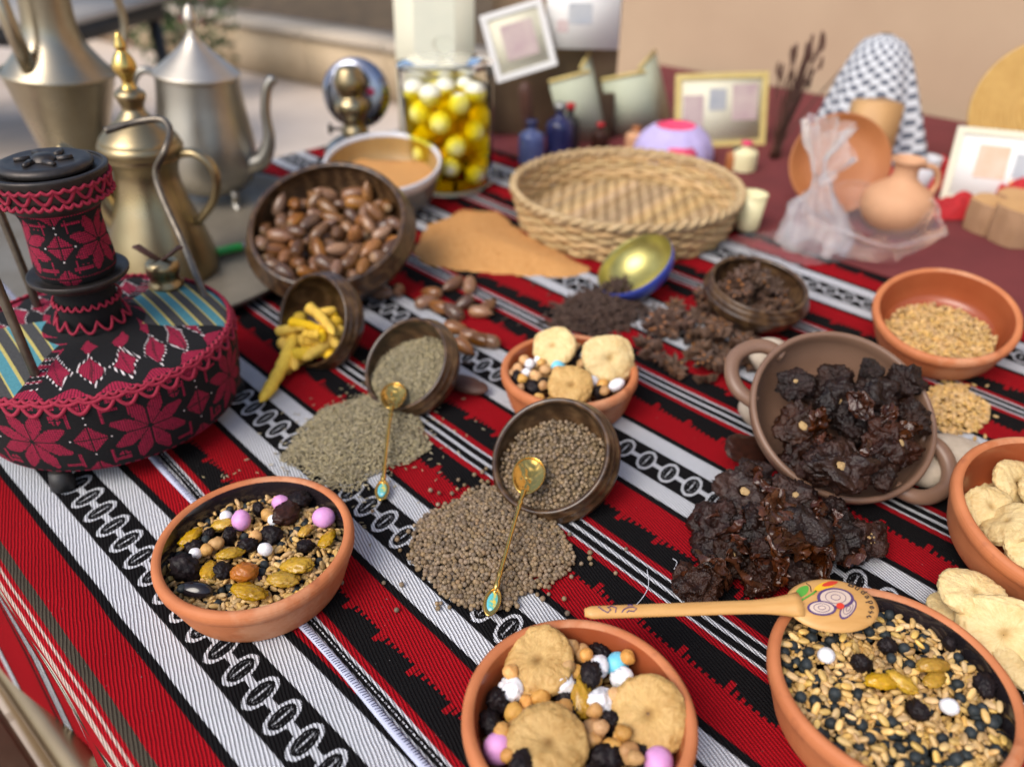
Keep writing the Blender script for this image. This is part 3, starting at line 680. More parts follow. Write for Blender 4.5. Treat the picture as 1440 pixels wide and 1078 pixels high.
item('golden_raisin', GOLD[1], atpx(pk, 819, 982, .040, .007), 'olive golden raisin standing beside the white sweets and flat figs', 'raisin', None, (.3, -.4, 1.6), 1.1)
for px, py, s in [(820, 920, 1.25), (810, 945, 1.1), (760, 982, 1.3), (740, 988, 1.0), (792, 996, 1.3), (723, 1003, 1.3), (834, 1026, 1.5), (832, 1040, 1.2), (885, 1059, 1.3), (859, 1050, 1.2), (742, 1006, 1.0), (872, 1036, 1.0), (725, 1020, 1.0), (838, 955, 1.0)]:
    item('chickpea', random.choice(CHICK), atpx(pk, px, py, .037, .006), 'golden roasted chickpea in the bowl of three flat figs', 'chickpea', 'chickpeas among the three figs', None, s)
for k in range(34):
    b = pk.drop(c, .066, .0056, zB, 8)
    item('chickpea', random.choice(CHICK), b, 'golden roasted chickpea in the bowl of three flat figs', 'chickpea', 'chickpeas among the three figs')
for k in range(3):
    b = pk.drop(c, .066, .008, zB, 8)
    item('black_raisin', random.choice(RAIS), b, 'wrinkled black raisin in the bowl of three flat figs', 'raisin', 'black raisins among the three figs', None, .9)
# --- bowl E: figs and sweets behind the coriander
pk = Pack(); c = BE['c']; zE = TZ+.018
grain_bed('grain_bed', 'lower layer of grain under the figs and white sweets behind', c, .062, zE, M['wheat_i'])
fig(FIGP[0], atpx(pk, 779, 488, .052, .017), (-.35, -.55, .75), 'pale dried fig leaning on the back rim of the sweets bowl behind the coriander', None, 1.02)
fig(FIGP[1], atpx(pk, 856, 505, .054, .020), (.10, -.72, .68), 'round pale dried fig standing up to face forward behind the coriander', None, 1.18)
fig(FIG[3], atpx(pk, 803, 543, .045, .017), (0, -.50, .86), 'smooth golden dried fig touching the rim of the coriander bowl', None, 1.0, eye=False)
for px, py, s in [(804, 507, 1.15), (727, 535, 1.0), (748, 545, 1.05), (766, 541, 1.0), (823, 523, .9), (847, 552, 1.0), (815, 497, .9), (738, 541, .8)]:
    item('black_raisin', random.choice(RAIS), atpx(pk, px, py, .034, .009*s), 'wrinkled black raisin beside white sweets behind the coriander', 'raisin', 'black raisins behind the coriander', None, s)
for px, py, s in [(745, 512, 1.05), (759, 507, 1.15), (771, 510, 1.15), (740, 524, .95), (834, 536, 1.15), (822, 500, .95), (756, 497, .8)]:
    item('sugared_almond', SUGW[0], atpx(pk, px, py, .038, .007), 'round white sugared sweet in the bowl behind the coriander', 'sweet', 'white sweets behind the coriander', None, s)
item('sugared_almond', EGGW, atpx(pk, 867, 541, .040, .008), 'egg shaped white sweet at the rim below the round pale fig', 'sweet', None, (.1, -.3, .5), 1.0)
item('sugared_almond', SUGB[0], atpx(pk, 785, 516, .038, .007), 'light blue sweet squeezed between figs behind the coriander', 'sweet', None, None, 1.0)
for px, py, s in [(727, 519, 1.25), (737, 507, 1.15), (766, 520, 1.3), (753, 530, 1.3), (847, 541, 1.2), (814, 490, 1.2), (819, 511, 1.2), (720, 526, 1.1), (731, 546, 1.0), (758, 500, 1.0), (826, 545, 1.1)]:
    item('chickpea', random.choice(CHICK), atpx(pk, px, py, .038, .006), 'roasted chickpea among white sweets behind the coriander', 'chickpea', 'chickpeas behind the coriander', None, s)
for k in range(40):
    b = pk.drop(c, .066, .0056, zE, 8)
    item('chickpea', random.choice(CHICK), b, 'roasted chickpea among white sweets behind the coriander', 'chickpea', 'chickpeas behind the coriander')
# --- bowl C: wheat and lentils
pk = Pack(); c = BC['c']; zC = TZ+.030
grain_bed('grain_bed', 'lower layer of wheat in the bowl under the wooden spoon', c, .0705, zC+.003, M['wheat_i'], 1.9)
for px, py, s in [(1211, 932, 1.1), (1248, 908, 1.0), (1291, 998, 1.1), (1385, 962, 1.1), (1335, 905, .7)]:
    item('black_raisin', random.choice(RAIS), atpx(pk, px, py, .041, .009*s), 'black raisin on the wheat and lentils by the wooden spoon', 'raisin', 'black raisins on the wheat', None, s*.78)
for px, py, a, s in [(1240, 957, .1, 1.1), (1267, 958, -.8, 1.0), (1311, 935, .2, 1.1), (1314, 955, .5, .9)]:
    item('golden_raisin', random.choice(GOLD), atpx(pk, px, py, .042, .008), 'golden raisin lying on the wheat and lentils by the wooden spoon', 'raisin', 'golden raisins on the wheat', (-.2, .1, a), s*.9)
for px, py in [(1162, 921), (1335, 993)]:
    item('sugared_almond', SUGW[0], atpx(pk, px, py, .041, .006), 'white sugar ball on the wheat and lentils by the wooden spoon', 'sweet', 'white sweets on the wheat', None, 1.02)
for k in range(190):
    b = pk.drop(c, .0725, .0037, zC, 4)
    item('dark_lentil', random.choice(PEA), b, 'dark blue grey lentil in the bowl of wheat by the wooden spoon', 'lentil', 'lentils in the bowl of wheat', None, random.uniform(.95, 1.15))
for k in range(212):
    b = pk.drop(c, .0725, .0028, zC, 5)
    item('wheat_grain', WHEAT, b, 'golden wheat grain in the bowl with the wooden spoon on its rim', 'grain', 'wheat grains in the bowl under the spoon', frot(.45), random.uniform(.95, 1.2))
# --- bowl D and the figs on the cloth
c = BD['c']
for px, py, h, n, s in [(1427, 680, .050, (.3, -.6, .7), .95), (1392, 714, .046, (-.1, -.45, .85), .85), (1420, 738, .050, (-.55, .2, .7), .9), (1450, 772, .046, (-.1, -.3, .9), .85), (1475, 700, .050, (.2, -.3, .9), 1.1), (1480, 760, .048, (.1, -.2, .9), 1.1), (1405, 700, .030, (.1, -.2, .9), .9), (1450, 740, .028, (.1, .2, .9), 1.0), (1490, 660, .035, (-.2, .2, .9), 1.0), (1430, 750, .028, (.1, .1, .9), .9)]:
    fig(random.choice(FIGP), W(px, py, h), n, 'pale dried fig inside the terracotta bowl of figs only', 'pale figs in their bowl', s)
G = 'pale figs on the cloth'
fig(FIGP[2], W(1368, 836, .031), (.05, -.1, 1), 'pale dried fig lying flat on top of two others beside the wheat bowl', None, 1.05)
fig(FIGP[1], W(1408, 892, .022), (-.2, -.62, .75), 'pale dried fig leaning with its broad face out beside the wheat bowl', None, 1.25)
fig(FIGP[0], W(1348, 862, .011), (0, .1, 1), 'pale dried fig on the cloth underneath the stacked one by the wheat bowl', None, .95)
fig(FIGP[3], W(1440, 930, .012), (.1, -.2, 1), 'pale dried fig flat on the cloth under the leaning one', None, 1.0)
# --- bowl F: wheat, and the wheat spilled under it
fu = Vector((-.15, -.27, .95)).normalized(); fc = Vector((BF['c'][0], BF['c'][1], TZ+BF['rz']))
n = 900; a = rng.uniform(0, 6.283, n); q = np.sqrt(rng.random(n))*.060
m_ = frame(fc-fu*.032+Vector((-.006, -.012, 0)), (fu*.5+Vector((-.05, -.03, .5))))
pts = np.array([tuple(m_ @ Vector((q[i]*math.cos(a[i]), q[i]*math.sin(a[i]), .004*math.cos(q[i]*30)+random.gauss(0, .0012)))) for i in range(n)])
o = scatter('wheat_heap', grain_vf(), pts, flatq(n, .4), rng.uniform(.75, 1.0, n), M['wheat_i']); tag(o, 'heap of plain pale wheat inside the tipped terracotta bowl', 'wheat', kind='stuff')
o2 = mk('grain_core', *lathe([(0, .002), (.060, -.002), (.054, -.008), (0, -.012)], 30), M['wheat_i'], o); o2.matrix_world = m_

# ------------------------------------------------------------------ piles of seed on the cloth
class Pile:
    """a heap whose outline is given by photo pixels that lie on the cloth"""
    def __init__(s, px, slope, hmax, seed=0):
        s.P = np.array([W(*p)[:2] for p in px]); s.slope = slope; s.hmax = hmax; s.seed = seed
        s.lo, s.hi = s.P.min(0), s.P.max(0)
    def dist(s, Q):
        A = s.P; B = np.roll(A, -1, 0); d = np.full(len(Q), 9.); ins = np.zeros(len(Q), bool)
        for a, b in zip(A, B):
            ab = b-a; t = np.clip(((Q-a)@ab)/(ab@ab), 0, 1); d = np.minimum(d, np.linalg.norm(Q-a-t[:, None]*ab, axis=1))
            c = (a[1] > Q[:, 1]) != (b[1] > Q[:, 1])
            with np.errstate(divide='ignore', invalid='ignore'): xi = (b[0]-a[0])*(Q[:, 1]-a[1])/(b[1]-a[1])+a[0]
            ins ^= c & (Q[:, 0] < xi)
        return np.where(ins, d, -d)
    def height(s, Q):
        d = s.dist(Q); n = np.array([mn.noise(Vector((x*28, y*28, s.seed))) for x, y in Q])
        d = d+n*.006
        return np.where(d > 0, s.hmax*(1-np.exp(-np.maximum(d, 0)*s.slope/s.hmax)), -1)
    def sample(s, n):
        out = np.zeros((0, 2))
        while len(out) < n:
            Q = rng.uniform(s.lo, s.hi, (n, 2)); h = s.height(Q); out = np.vstack([out, Q[h >= 0]])
        return out[:n]
    def seeds(s, name, label, cat, base, n, r, mat, flat=True, stray=0, spread=.03, core=None):
        if flat: Q = s.sample(n)
        else:
            Q = np.zeros((0, 2)); sp_ = r*1.95
            for lay in range(2):
                xs = np.arange(s.lo[0], s.hi[0], sp_); ys = np.arange(s.lo[1], s.hi[1], sp_*.87)
                G_ = np.array([(x+(j % 2)*sp_*.5+lay*sp_*.5, y+lay*sp_*.3) for x in xs for j, y in enumerate(ys)])
                Q = np.vstack([Q, G_+rng.normal(0, r*.32, G_.shape)])
            Q = Q[s.height(Q) >= 0]
        h = s.height(Q); n = len(Q)
        z = TZ+.0016+np.maximum(h-r*1.2, 0)+rng.uniform(-.5, .9, n)*r+r*.45
        p = np.column_stack([Q, z]); qs = flatq(n, .4) if flat else randq(n); sc = rng.uniform(.78, 1.12, n)
        if stray:
            ang = rng.uniform(0, 6.283, stray); i = rng.integers(0, len(s.P), stray); t = rng.random((stray, 1))
            e = s.P[i]*(1-t)+np.roll(s.P, -1, 0)[i]*t; out = e-s.P.mean(0); out /= np.linalg.norm(out, axis=1)[:, None]
            e = e+out*np.abs(rng.exponential(spread*.35, (stray, 1)))+rng.normal(0, .003, (stray, 2))
            p = np.vstack([p, np.column_stack([e, np.full(stray, TZ+.0016+r*.8)])]); qs = np.vstack([qs, flatq(stray, .1)]); sc = np.append(sc, rng.uniform(.75, 1.1, stray))
        o = scatter(name, base, p, qs, sc, mat); tag(o, label, cat, kind='stuff')
        s.core(o, core or mat, max(r*2.6, .0034)); return o
    def core(s, parent, mat, lift, name='heap_core'):
        nx = 46; xs = np.linspace(s.lo[0], s.hi[0], nx); ys = np.linspace(s.lo[1], s.hi[1], nx)
        Q = np.array([(x, y) for x in xs for y in ys]); h = s.height(Q)
        V = np.column_stack([Q, TZ+.0008+np.maximum(h-lift*1.1, -.004)]); F = []
        for i in range(nx-1):
            for j in range(nx-1):
                f = (i*nx+j, (i+1)*nx+j, (i+1)*nx+j+1, i*nx+j+1)
                if max(h[k] for k in f) > .0: F.append(f)
        mk(name, V.tolist(), F, mat, parent)
SPH = ico(1)
def spindle(L, r, n=5, bend=.0):
    V = [(-L, 0, 0)]; F = []
    for i, (x, k) in enumerate([(-.6, .7), (0, 1), (.6, .7)]):
        for j in range(n): a = 2*math.pi*j/n; V.append((x*L, r*k*math.cos(a)+bend*(1-x*x), r*k*math.sin(a)))
    V.append((L, 0, 0)); e = len(V)-1
    for j in range(n):
        F.append((0, 1+(j+1) % n, 1+j)); F.append((e, 1+2*n+j, 1+2*n+(j+1) % n))
        for i in range(2):
            a, b = 1+i*n+j, 1+i*n+(j+1) % n; F.append((a, b, b+n)); F.append((a, b+n, a+n))
    return V, F
COR = ([v*.0022 for v in ico(2)[0]], ico(2)[1]); CUM = spindle(.0028, .00072, 5, .0003)
Pile([(393, 648), (420, 605), (455, 577), (505, 560), (540, 545), (585, 575), (600, 605), (606, 632), (570, 655), (520, 672), (500, 690), (470, 690), (430, 672)], .42, .018, 1).seeds(
    'cumin_pile', 'spread of grey green cumin seed poured out under a gold spoon', 'cumin', CUM, 5200, .0010, M['cumin'], True, 170, .05)
Pile([(577, 772), (595, 735), (630, 705), (660, 690), (700, 688), (750, 715), (780, 735), (800, 770), (805, 790), (785, 815), (750, 835), (705, 858), (655, 858), (615, 838), (588, 805)], .36, .020, 2).seeds(
    'coriander_pile', 'heap of round brown coriander seed poured out under a gold spoon', 'coriander', COR, 3000, .0022, M['coriander'], False, 60, .05)
Pile([(1290, 590), (1310, 545), (1350, 540), (1385, 570), (1392, 592), (1370, 608), (1330, 612)], .5, .02, 3).seeds(
    'wheat_spill', 'loose wheat spilled on the cloth behind the brown two handled pot', 'wheat', ([(x*.8, y*.8, z*.8) for x, y, z in grain_vf()[0]], grain_vf()[1]), 700, .0018, M['wheat_i'], True, 25, .06)
tp = Pile([(578, 355), (600, 318), (650, 296), (700, 298), (740, 330), (790, 355), (830, 378), (800, 392), (740, 388), (690, 384), (640, 380), (600, 372)], .30, .030, 5)
tpo = mk('tan_spice_heap', *[[(0, 0, 0)], []], M['tan_powder']); bpy.data.objects.remove(tpo)
tpo = thing('tan_spice_heap', 'wide heap of fine tan ground spice in front of the round basket', 'spice heap', (0, 0, 0))
tp.core(tpo, M['tan_powder'], 0, 'powder')
E_ = (ico(1)[0], ico(1)[1]); SP2 = ([v*.0011 for v in ico(1)[0]], ico(1)[1]); Q = tp.sample(900)
scatter('spice_grains', SP2, np.column_stack([Q, TZ+.0012+tp.height(Q)]), randq(900), rng.uniform(.6, 1.2, 900), M['tan_powder'], tpo)['kind'] = 'stuff'
CLV = (lambda b: b)(MB())
CLV.add(tube([(0, 0, 0), (.004, .0003, 0), (.009, 0, 0)], [.0008, .0010, .0014], 5)).add(([(v.x*.0018+.0105, v.y*.0018, v.z*.0018) for v in SPH[0]], SPH[1]))
CLVF = [f for q in CLV.F for f in ([q] if len(q) == 3 else [(q[0], q[i], q[i+1]) for i in range(1, len(q)-1)])]
Pile([(772, 455), (790, 425), (835, 408), (880, 418), (905, 440), (890, 462), (850, 470), (800, 470)], .5, .022, 6).seeds(
    'clove_pile', 'dark heap of small brown cloves poured from the blue and gold bowl', 'cloves', (CLV.V, CLVF), 900, .0016, M['clove'], True, 60, .08)

# ------------------------------------------------------------------ turned wooden bowls
def wood_prof(r, dp, grooves=True):
    w = r*.085
    P = [(0, -dp), (r*.42, -dp), (r*.47, -dp+.002)]
    for i in range(1, 22):
        t = i/22; z = -dp+.002+(dp-.004)*t; R = r*(.50+.545*math.sin(min(1, t*1.25)*math.pi/2)**.85)
        if t > .72: R = r*(1.045-.10*(t-.72)/.28)
        if grooves and i % 3 == 0: R -= .0011
        P.append((R, z))
    P += [(r*.95, -.0015), (r*.935, -.0002), (r*.905, .0), (r*.88, -.0012), (r-w-.004, -.004)]
    inn = [((r-w)*math.sqrt(max(0, 1-(t)**2.2)), -t*(dp-.007)) for t in [.08+.92*i/14 for i in range(15)]]
    inn = [(max(a, 0), b) for a, b in inn]; inn[-1] = (0, inn[-1][1])
    return P+inn
class WBowl:
    def __init__(s, label, c, h, r, n, dp=None, mat=None, name='wooden_bowl'):
        s.r, s.dp = r, dp or r*.95; s.c = Vector((c[0], c[1], TZ+h)); s.n = Vector(n).normalized(); s.M = frame(s.c, s.n); s.Mi = s.M.inverted()
        s.o = mk(name, *lathe(wood_prof(r, s.dp), 72), mat or M['woodbowl']); s.o.matrix_world = s.M; tag(s.o, label, 'bowl')
    def inside(s, p, marg=0.0):
        q = s.Mi @ Vector(p); t = -q.z/(s.dp-.007)
        if t < 0 or t > 1: return False
        return math.hypot(q.x, q.y) < (s.r*.915)*math.sqrt(max(0, 1-t**2.2))-marg
def surf_seeds(bowl, name, label, cat, base, n, mat, flat, mix, depth, rise=.0, r=.002):
    """fill surface inside a tipped bowl: a plane between the rim plane and level ground"""
    m = (bowl.n*mix+Vector((0, 0, 1))*(1-mix)).normalized()
    down = Vector((bowl.n.x, bowl.n.y, 0)).normalized(); lip = bowl.c + (down-bowl.n*down.dot(bowl.n)).normalized()*bowl.r*.88
    o = lip - m*depth; e1 = m.cross(Vector((0, 0, 1)) if abs(m.z) < .9 else Vector((1, 0, 0))).normalized(); e2 = m.cross(e1)
    pts = []; k = 0
    while len(pts) < n and k < n*20:
        k += 1; a, b = random.uniform(-2.1, 2.1)*bowl.r, random.uniform(-2.1, 2.1)*bowl.r
        p = o+e1*a+e2*b; p += m*(.004*mn.noise(p*40)+random.gauss(0, r*.35))
        if not flat and pts and min((Vector(q)-p).length_squared for q in pts) < (r*1.45)**2: continue
        if bowl.inside(p, r*.5): pts.append(tuple(p))
    ob = scatter(name, base, np.array(pts), flatq(len(pts), .5) if flat else randq(len(pts)), rng.uniform(.8, 1.12, len(pts)), mat)
    tag(ob, label, cat, kind='stuff')
    # solid core right under the surface
    g = 40; V = []; F = []; idx = {}
    for i in range(g):
        for j in range(g):
            p = o-m*r*1.6+e1*(i/(g-1)-.5)*4.2*bowl.r+e2*(j/(g-1)-.5)*4.2*bowl.r
            if bowl.inside(p, -.003): idx[i, j] = len(V); V.append(p)
    for (i, j) in idx:
        if all(k in idx for k in ((i+1, j), (i+1, j+1), (i, j+1))): F.append((idx[i, j], idx[i+1, j], idx[i+1, j+1], idx[i, j+1]))
    mk('seed_core', V, F, mat, ob)
    return m, o
wb_cor = WBowl('dark wooden bowl tipped forward, half full of brown coriander seed', (.035, .566), .043, .062, (-.36, -.45, .82))
surf_seeds(wb_cor, 'coriander_filling', 'round brown coriander seed inside the tipped wooden bowl', 'coriander', COR, 900, M['coriander'], False, .60, .006, r=.0022)
wb_cum = WBowl('dark grooved wooden bowl tipped over, spilling grey green cumin', (-.12, .724), .045, .058, (-.45, -.51, .733))
surf_seeds(wb_cum, 'cumin_filling', 'grey green cumin seed still inside the tipped wooden bowl', 'cumin', CUM, 2600, M['cumin'], True, .62, .004, r=.0012)
wb_tur = WBowl('dark wooden bowl lying on its side, spilling yellow turmeric roots', (-.242, .812), .050, .060, (-.51, -.698, .50))
wb_nut = WBowl('large dark wooden bowl of acorns tilted towards the front', (-.254, 1.002), .10, .115, (-.02, -.479, .877), .088)
wb_sa = WBowl('small brown wooden bowl filled with dark star anise', (.318, .893), .060, .066, (.08, -.16, .97), .058)
# acorns
def acorn_mesh(k):
    L, r = .0155+.001*k, .0072
    pr = [(0, -L*.62), (r*.45, -L*.60), (r*.78, -L*.50), (r, -L*.2), (r*1.02, L*.1), (r*.9, L*.45), (r*.6, L*.8), (r*.22, L*.97), (r*.10, L*1.1), (0, L*1.12)]
    return mk('acorn', *lathe(smoothprof(pr, 2), 16), M['acorn'], link=False)
ACO = [acorn_mesh(k) for k in range(3)]
ACB = mk('cup_scar', *lathe([(0, -.0102), (.0030, -.0101), (.0040, -.0094)], 12), M['acorn_base'], link=False)
def acorn(p, rot, label, group, s):
    o = put('acorn', random.choice(ACO), None, p, rot, s); tag(o, label, 'acorn', group)
    put('cup_scar', ACB, o); return o
AP = np.zeros((0, 4)); placed = 0; zl = wb_nut.c.z-.045
level = lambda x, y: TZ+.058 + (y-.93)*.34
for t_ in range(5000):
    x = wb_nut.c.x+random.uniform(-.11, .11); y = wb_nut.c.y+random.uniform(-.13, .13)
    z0 = TZ+.005; ok = False
    for z in np.arange(TZ+.012, level(x, y), .003):
        p = (x, y, z)
        if not wb_nut.inside(p, .0100): continue
        if len(AP) and ((AP[:, 0]-x)**2+(AP[:, 1]-y)**2+(AP[:, 2]-z)**2 < .0195**2).any(): continue
        ok = True; break
    if ok:
        AP = np.vstack([AP, [x, y, z, 0]]); placed += 1
        acorn(p, rrot() if random.random() < .4 else (rad(90)+random.gauss(0, .4), random.gauss(0, .4), random.uniform(0, 6.28)), 'glossy brown acorn inside the large wooden bowl', 'acorns in the large wooden bowl', random.uniform(1.15, 1.4))
    if placed >= 175: break
for px, py in [(533, 412), (560, 408), (596, 425), (620, 432), (610, 412), (640, 440), (655, 425), (672, 438), (685, 432), (640, 398), (660, 402), (660, 472), (676, 478), (650, 485), (690, 480), (637, 460)]:
    acorn(W(px, py, .008), (rad(90)+random.gauss(0, .2), 0, random.uniform(0, 6.28)), 'brown acorn lying loose on the cloth beside the large wooden bowl', 'loose acorns on the cloth', random.uniform(1.15, 1.35))
# turmeric
def turmeric_mesh(k, L, r, bend, knob):
    random.seed(100+k); n = 26; pts = []; rr = []
    for i in range(n):
        t = i/(n-1); pts.append(Vector(((t-.5)*L, bend*L*math.sin(t*3.1)+.0012*mn.noise(Vector((t*4, k, 0))), .0015*mn.noise(Vector((t*5, k, 7))))))
        e = min(1, t/.07)**.5*min(1, (1-t)/.10)**.5
        rr.append(max(.0006, r*e*(1-.30*t)*(1+.10*math.sin(t*L*1500)+.18*mn.noise(Vector((t*6, k*3, 2))))))
    mb = MB().add(tube(pts, rr, 12))
    if knob:
        i = n//3; d = Vector((.4, 1, .2)).normalized(); mb.add(tube([pts[i], pts[i]+d*r*1.6, pts[i]+d*r*2.6, pts[i]+d*r*3.1], [r*.7, r*.75, r*.6, r*.15], 10))
    return mb.mesh('turmeric_root', M['turmeric'])
for k, (ax, ay, ah, bx_, by_, bh, r, b, kn) in enumerate([
    (423, 438, .030, 365, 565, .0075, .0082, .05, 0), (396, 520, .006, 440, 495, .014, .0080, .06, 0), (432, 430, .055, 470, 470, .045, .0062, .05, 1), (405, 452, .045, 455, 465, .040, .0058, .05, 0),
    (388, 468, .030, 432, 460, .042, .0058, .08, 0), (478, 445, .045, 440, 500, .018, .0066, -.05, 0), (486, 462, .032, 425, 505, .018, .0070, .04, 1), (408, 500, .020, 480, 485, .018, .0074, -.04, 0),
    (420, 480, .030, 462, 478, .030, .0068, .03, 0), (470, 505, .010, 440, 470, .030, .0060, .05, 0), (395, 478, .022, 415, 520, .012, .0066, .06, 0), (472, 440, .038, 452, 480, .036, .0054, -.06, 1), (448, 470, .045, 425, 470, .046, .005, .0, 0)]):
    A, B = W(ax, ay, ah), W(bx_, by_, bh); d = B-A
    o = put('turmeric_root', turmeric_mesh(k, d.length, r*1.2, b, kn), None, (A+B)/2, (Vector((d.x, d.y, d.z)).to_track_quat('X', 'Z')).to_euler())
    if k == 0: tag(o, 'longest yellow turmeric root reaching out across the cloth', 'turmeric', 'turmeric roots')
    elif k == 1: tag(o, 'stubby pale turmeric root on the cloth at the bowl lip', 'turmeric', 'turmeric roots')
    else: tag(o, 'knobbly yellow turmeric root heaped in the mouth of its wooden bowl', 'turmeric', 'turmeric roots')
random.seed(21)
# dark pod
pod = MB().add(blob(4, (.026, .012, .006), .12, 2.0, 81)).obj('dark_pod', M['darkwood']); pod.location = W(655, 540, .009); pod.rotation_euler = (.15, 0, rad(-25)); tag(pod, 'flat dark brown dried pod behind the spilling cumin bowl', 'pod')
# blue bowl with gold inside
def bluebowl():
    A, B = Vector((.122, .978, TZ+.014)), Vector((.218, .988, TZ+.076)); c = (A+B)/2; r = (B-A).length/2; e = (B-A).normalized()
    n = (Vector((0, 0, 1))-e*e.z); n = (n+Vector((0, -.10, 0))).normalized()
    t = thing('blue_bowl', 'small blue bowl with golden inside, tipped over by the cloves', 'bowl', c); t.matrix_world = frame(c, n)
    dp = r*.72
    out = [(0, -dp), (r*.35, -dp*.98)]+[(r*math.sin(a), -dp*math.cos(a)) for a in [.45+.1*i for i in range(11)]]+[(r, -.001), (r*.985, .0006)]
    MB().add(lathe(out, 56)).obj('outer_shell', M['glass_blue'], t)
    ins = [(r*.985, .0005), (r*.965, -.001)]+[(r*.955*math.sin(a), -dp*.95*math.cos(a)) for a in [1.5-.125*i for i in range(12)]]+[(0, -dp*.95)]
    MB().add(lathe(ins, 56)).obj('gilded_inside', M['gold_leaf'], t)
    p = Vector((.155, 1.0, TZ+.010)); n_ = 130
    q = np.column_stack([rng.normal(.148, .009, n_), rng.normal(.972, .010, n_), np.full(n_, TZ+.013)+rng.uniform(0, .008, n_)])
    tag(scatter('clove_filling', (CLV.V, CLVF), q, flatq(n_, .4), rng.uniform(.8, 1.1, n_), M['clove']), 'few dark cloves left inside the gold lined bowl', 'cloves', kind='stuff')
bluebowl()
# star anise
def anise_mesh(k):
    random.seed(200+k); mb = MB(); R = .0165
    for i in range(8):
        a = i*math.pi/4+random.gauss(0, .10); l = R*random.uniform(.78, 1.1); ca, sa = math.cos(a), math.sin(a); w = .0030*random.uniform(.8, 1.15); up = random.uniform(.001, .0035)
        V = [(0, 0, 0), (.30*l, w*.8, .0015+up), (.62*l, w, .0022+up), (l, 0, .0030+up), (.62*l, -w, .0022+up), (.30*l, -w*.8, .0015+up), (.32*l, 0, -.0036), (.70*l, 0, -.0030), (.55*l, 0, -.0004+up)]
        F = [(0, 1, 6), (1, 2, 7, 6), (2, 3, 7), (0, 6, 5), (5, 6, 7, 4), (4, 7, 3), (0, 8, 1), (1, 8, 2), (2, 8, 3), (3, 8, 4), (4, 8, 5), (5, 8, 0)]
        mb.add(([(x*ca-y*sa, x*sa+y*ca, z) for x, y, z in V], F))
    mb.add(tube([(0, 0, -.001), (0, 0, .002)], [.0018, .0011], 6))
    return mb.mesh('pods', M['anise'], False)
def anise_seed_mesh(k):
    random.seed(230+k); mb = MB()
    for i in range(8):
        if random.random() < .6:
            a = i*math.pi/4; mb.add(([(v.x*.0022*1+.0085*math.cos(a), v.y*.0022+.0085*math.sin(a), v.z*.0013+.0032) for v in SPH[0]], SPH[1]))
    return mb.mesh('seeds', M['anise_seed'])
ANI = [anise_mesh(k) for k in range(4)]; ANS = [anise_seed_mesh(k) for k in range(4)]; random.seed(31)
def anise(p, rot, label, group, s):
    k = random.randrange(4); o = put('star_anise', ANI[k], None, p, rot, s); tag(o, label, 'star anise', group); put('seeds', ANS[k], o)
pk = Pack(); sp = Pile([(902, 490), (915, 462), (960, 440), (985, 430), (1030, 440), (1060, 470), (1065, 500), (1045, 525), (1000, 540), (960, 528), (925, 512)], .5, .02, 8)
for x, y in sp.sample(44):
    z = min(pk.zrest(x, y, .0115, TZ-.003, .35), TZ+.026); pk.add((x, y, z), .0115)
    anise(Vector((x, y, z)), (random.gauss(.2, .22), random.gauss(0, .22), random.uniform(0, 6.28)), 'dry brown star anise in the heap on the cloth', 'star anise heaped on the cloth', random.uniform(.95, 1.35))
for px, py in [(925, 505), (950, 525), (940, 470), (1000, 425), (1020, 432)]:
    anise(W(px, py, .006), (random.gauss(0, .2), random.gauss(0, .2), random.uniform(0, 6.28)), 'dry brown star anise in the heap on the cloth', 'star anise heaped on the cloth', random.uniform(.8, 1.1))
pk = Pack(); m_ = frame(wb_sa.c-wb_sa.n*.016, wb_sa.n)
for k in range(34):
    a = random.uniform(0, 6.283); q = .046*math.sqrt(random.random()); x, y = q*math.cos(a), q*math.sin(a); z = pk.zrest(x, y, .011, -.020, .45); pk.add((x, y, z), .011)
    anise(m_ @ Vector((x, y, min(z, .014))), (random.gauss(0, .5), random.gauss(-.1, .5), random.uniform(0, 6.28)), 'dark star anise inside the small brown wooden bowl', 'star anise in the wooden bowl', random.uniform(.8, 1.15))

# ------------------------------------------------------------------ brown two-handled pot and dried peppers
def frame2(c, n):
    z = Vector(n).normalized(); x = (Vector((1, 0, 0))-z*z.x).normalized(); y = z.cross(x)
    m = Matrix((x, y, z)).transposed().to_4x4(); m.translation = c; return m
def clay_pot():
    c = Vector((.319, .600, TZ+.066)); n = Vector((.03, -.52, .855)); r = .090; dp = .056
    t = thing('clay_pot', 'brown clay pot with two ear handles, tipped forward, full of dried peppers', 'pot', c); t.matrix_world = frame2(c, n)
    P = [(0, -dp), (r*.46, -dp), (r*.52, -dp+.003), (r*.74, -dp*.72), (r*.90, -dp*.42), (r*.965, -.014), (r*.985, -.007), (r*.995, -.002), (r*.985, .0014), (r*.955, .0022), (r*.93, .0004), (r*.915, -.005), (r*.90, -.013), (r*.83, -dp*.45), (r*.66, -dp*.75), (r*.4, -dp+.007), (0, -dp+.006)]
    MB().add(lathe(smoothprof(P, 3), 80)).obj('body', M['brown_clay'], t)
    for ph in (rad(-36), rad(146)):
        pp = [Vector((rr*math.cos(ph+a), rr*math.sin(ph+a), z)) for rr, a, z in [(r*.90, -.40, -.014), (r+.008, -.31, -.012), (r+.019, -.17, -.012), (r+.024, 0, -.012), (r+.019, .17, -.012), (r+.008, .31, -.012), (r*.90, .40, -.014)]]
        MB().add(tube(_cr(pp, 6), .0076, 12, flat=.9)).obj('handle', M['brown_clay'], t)
    return t
clay_pot()
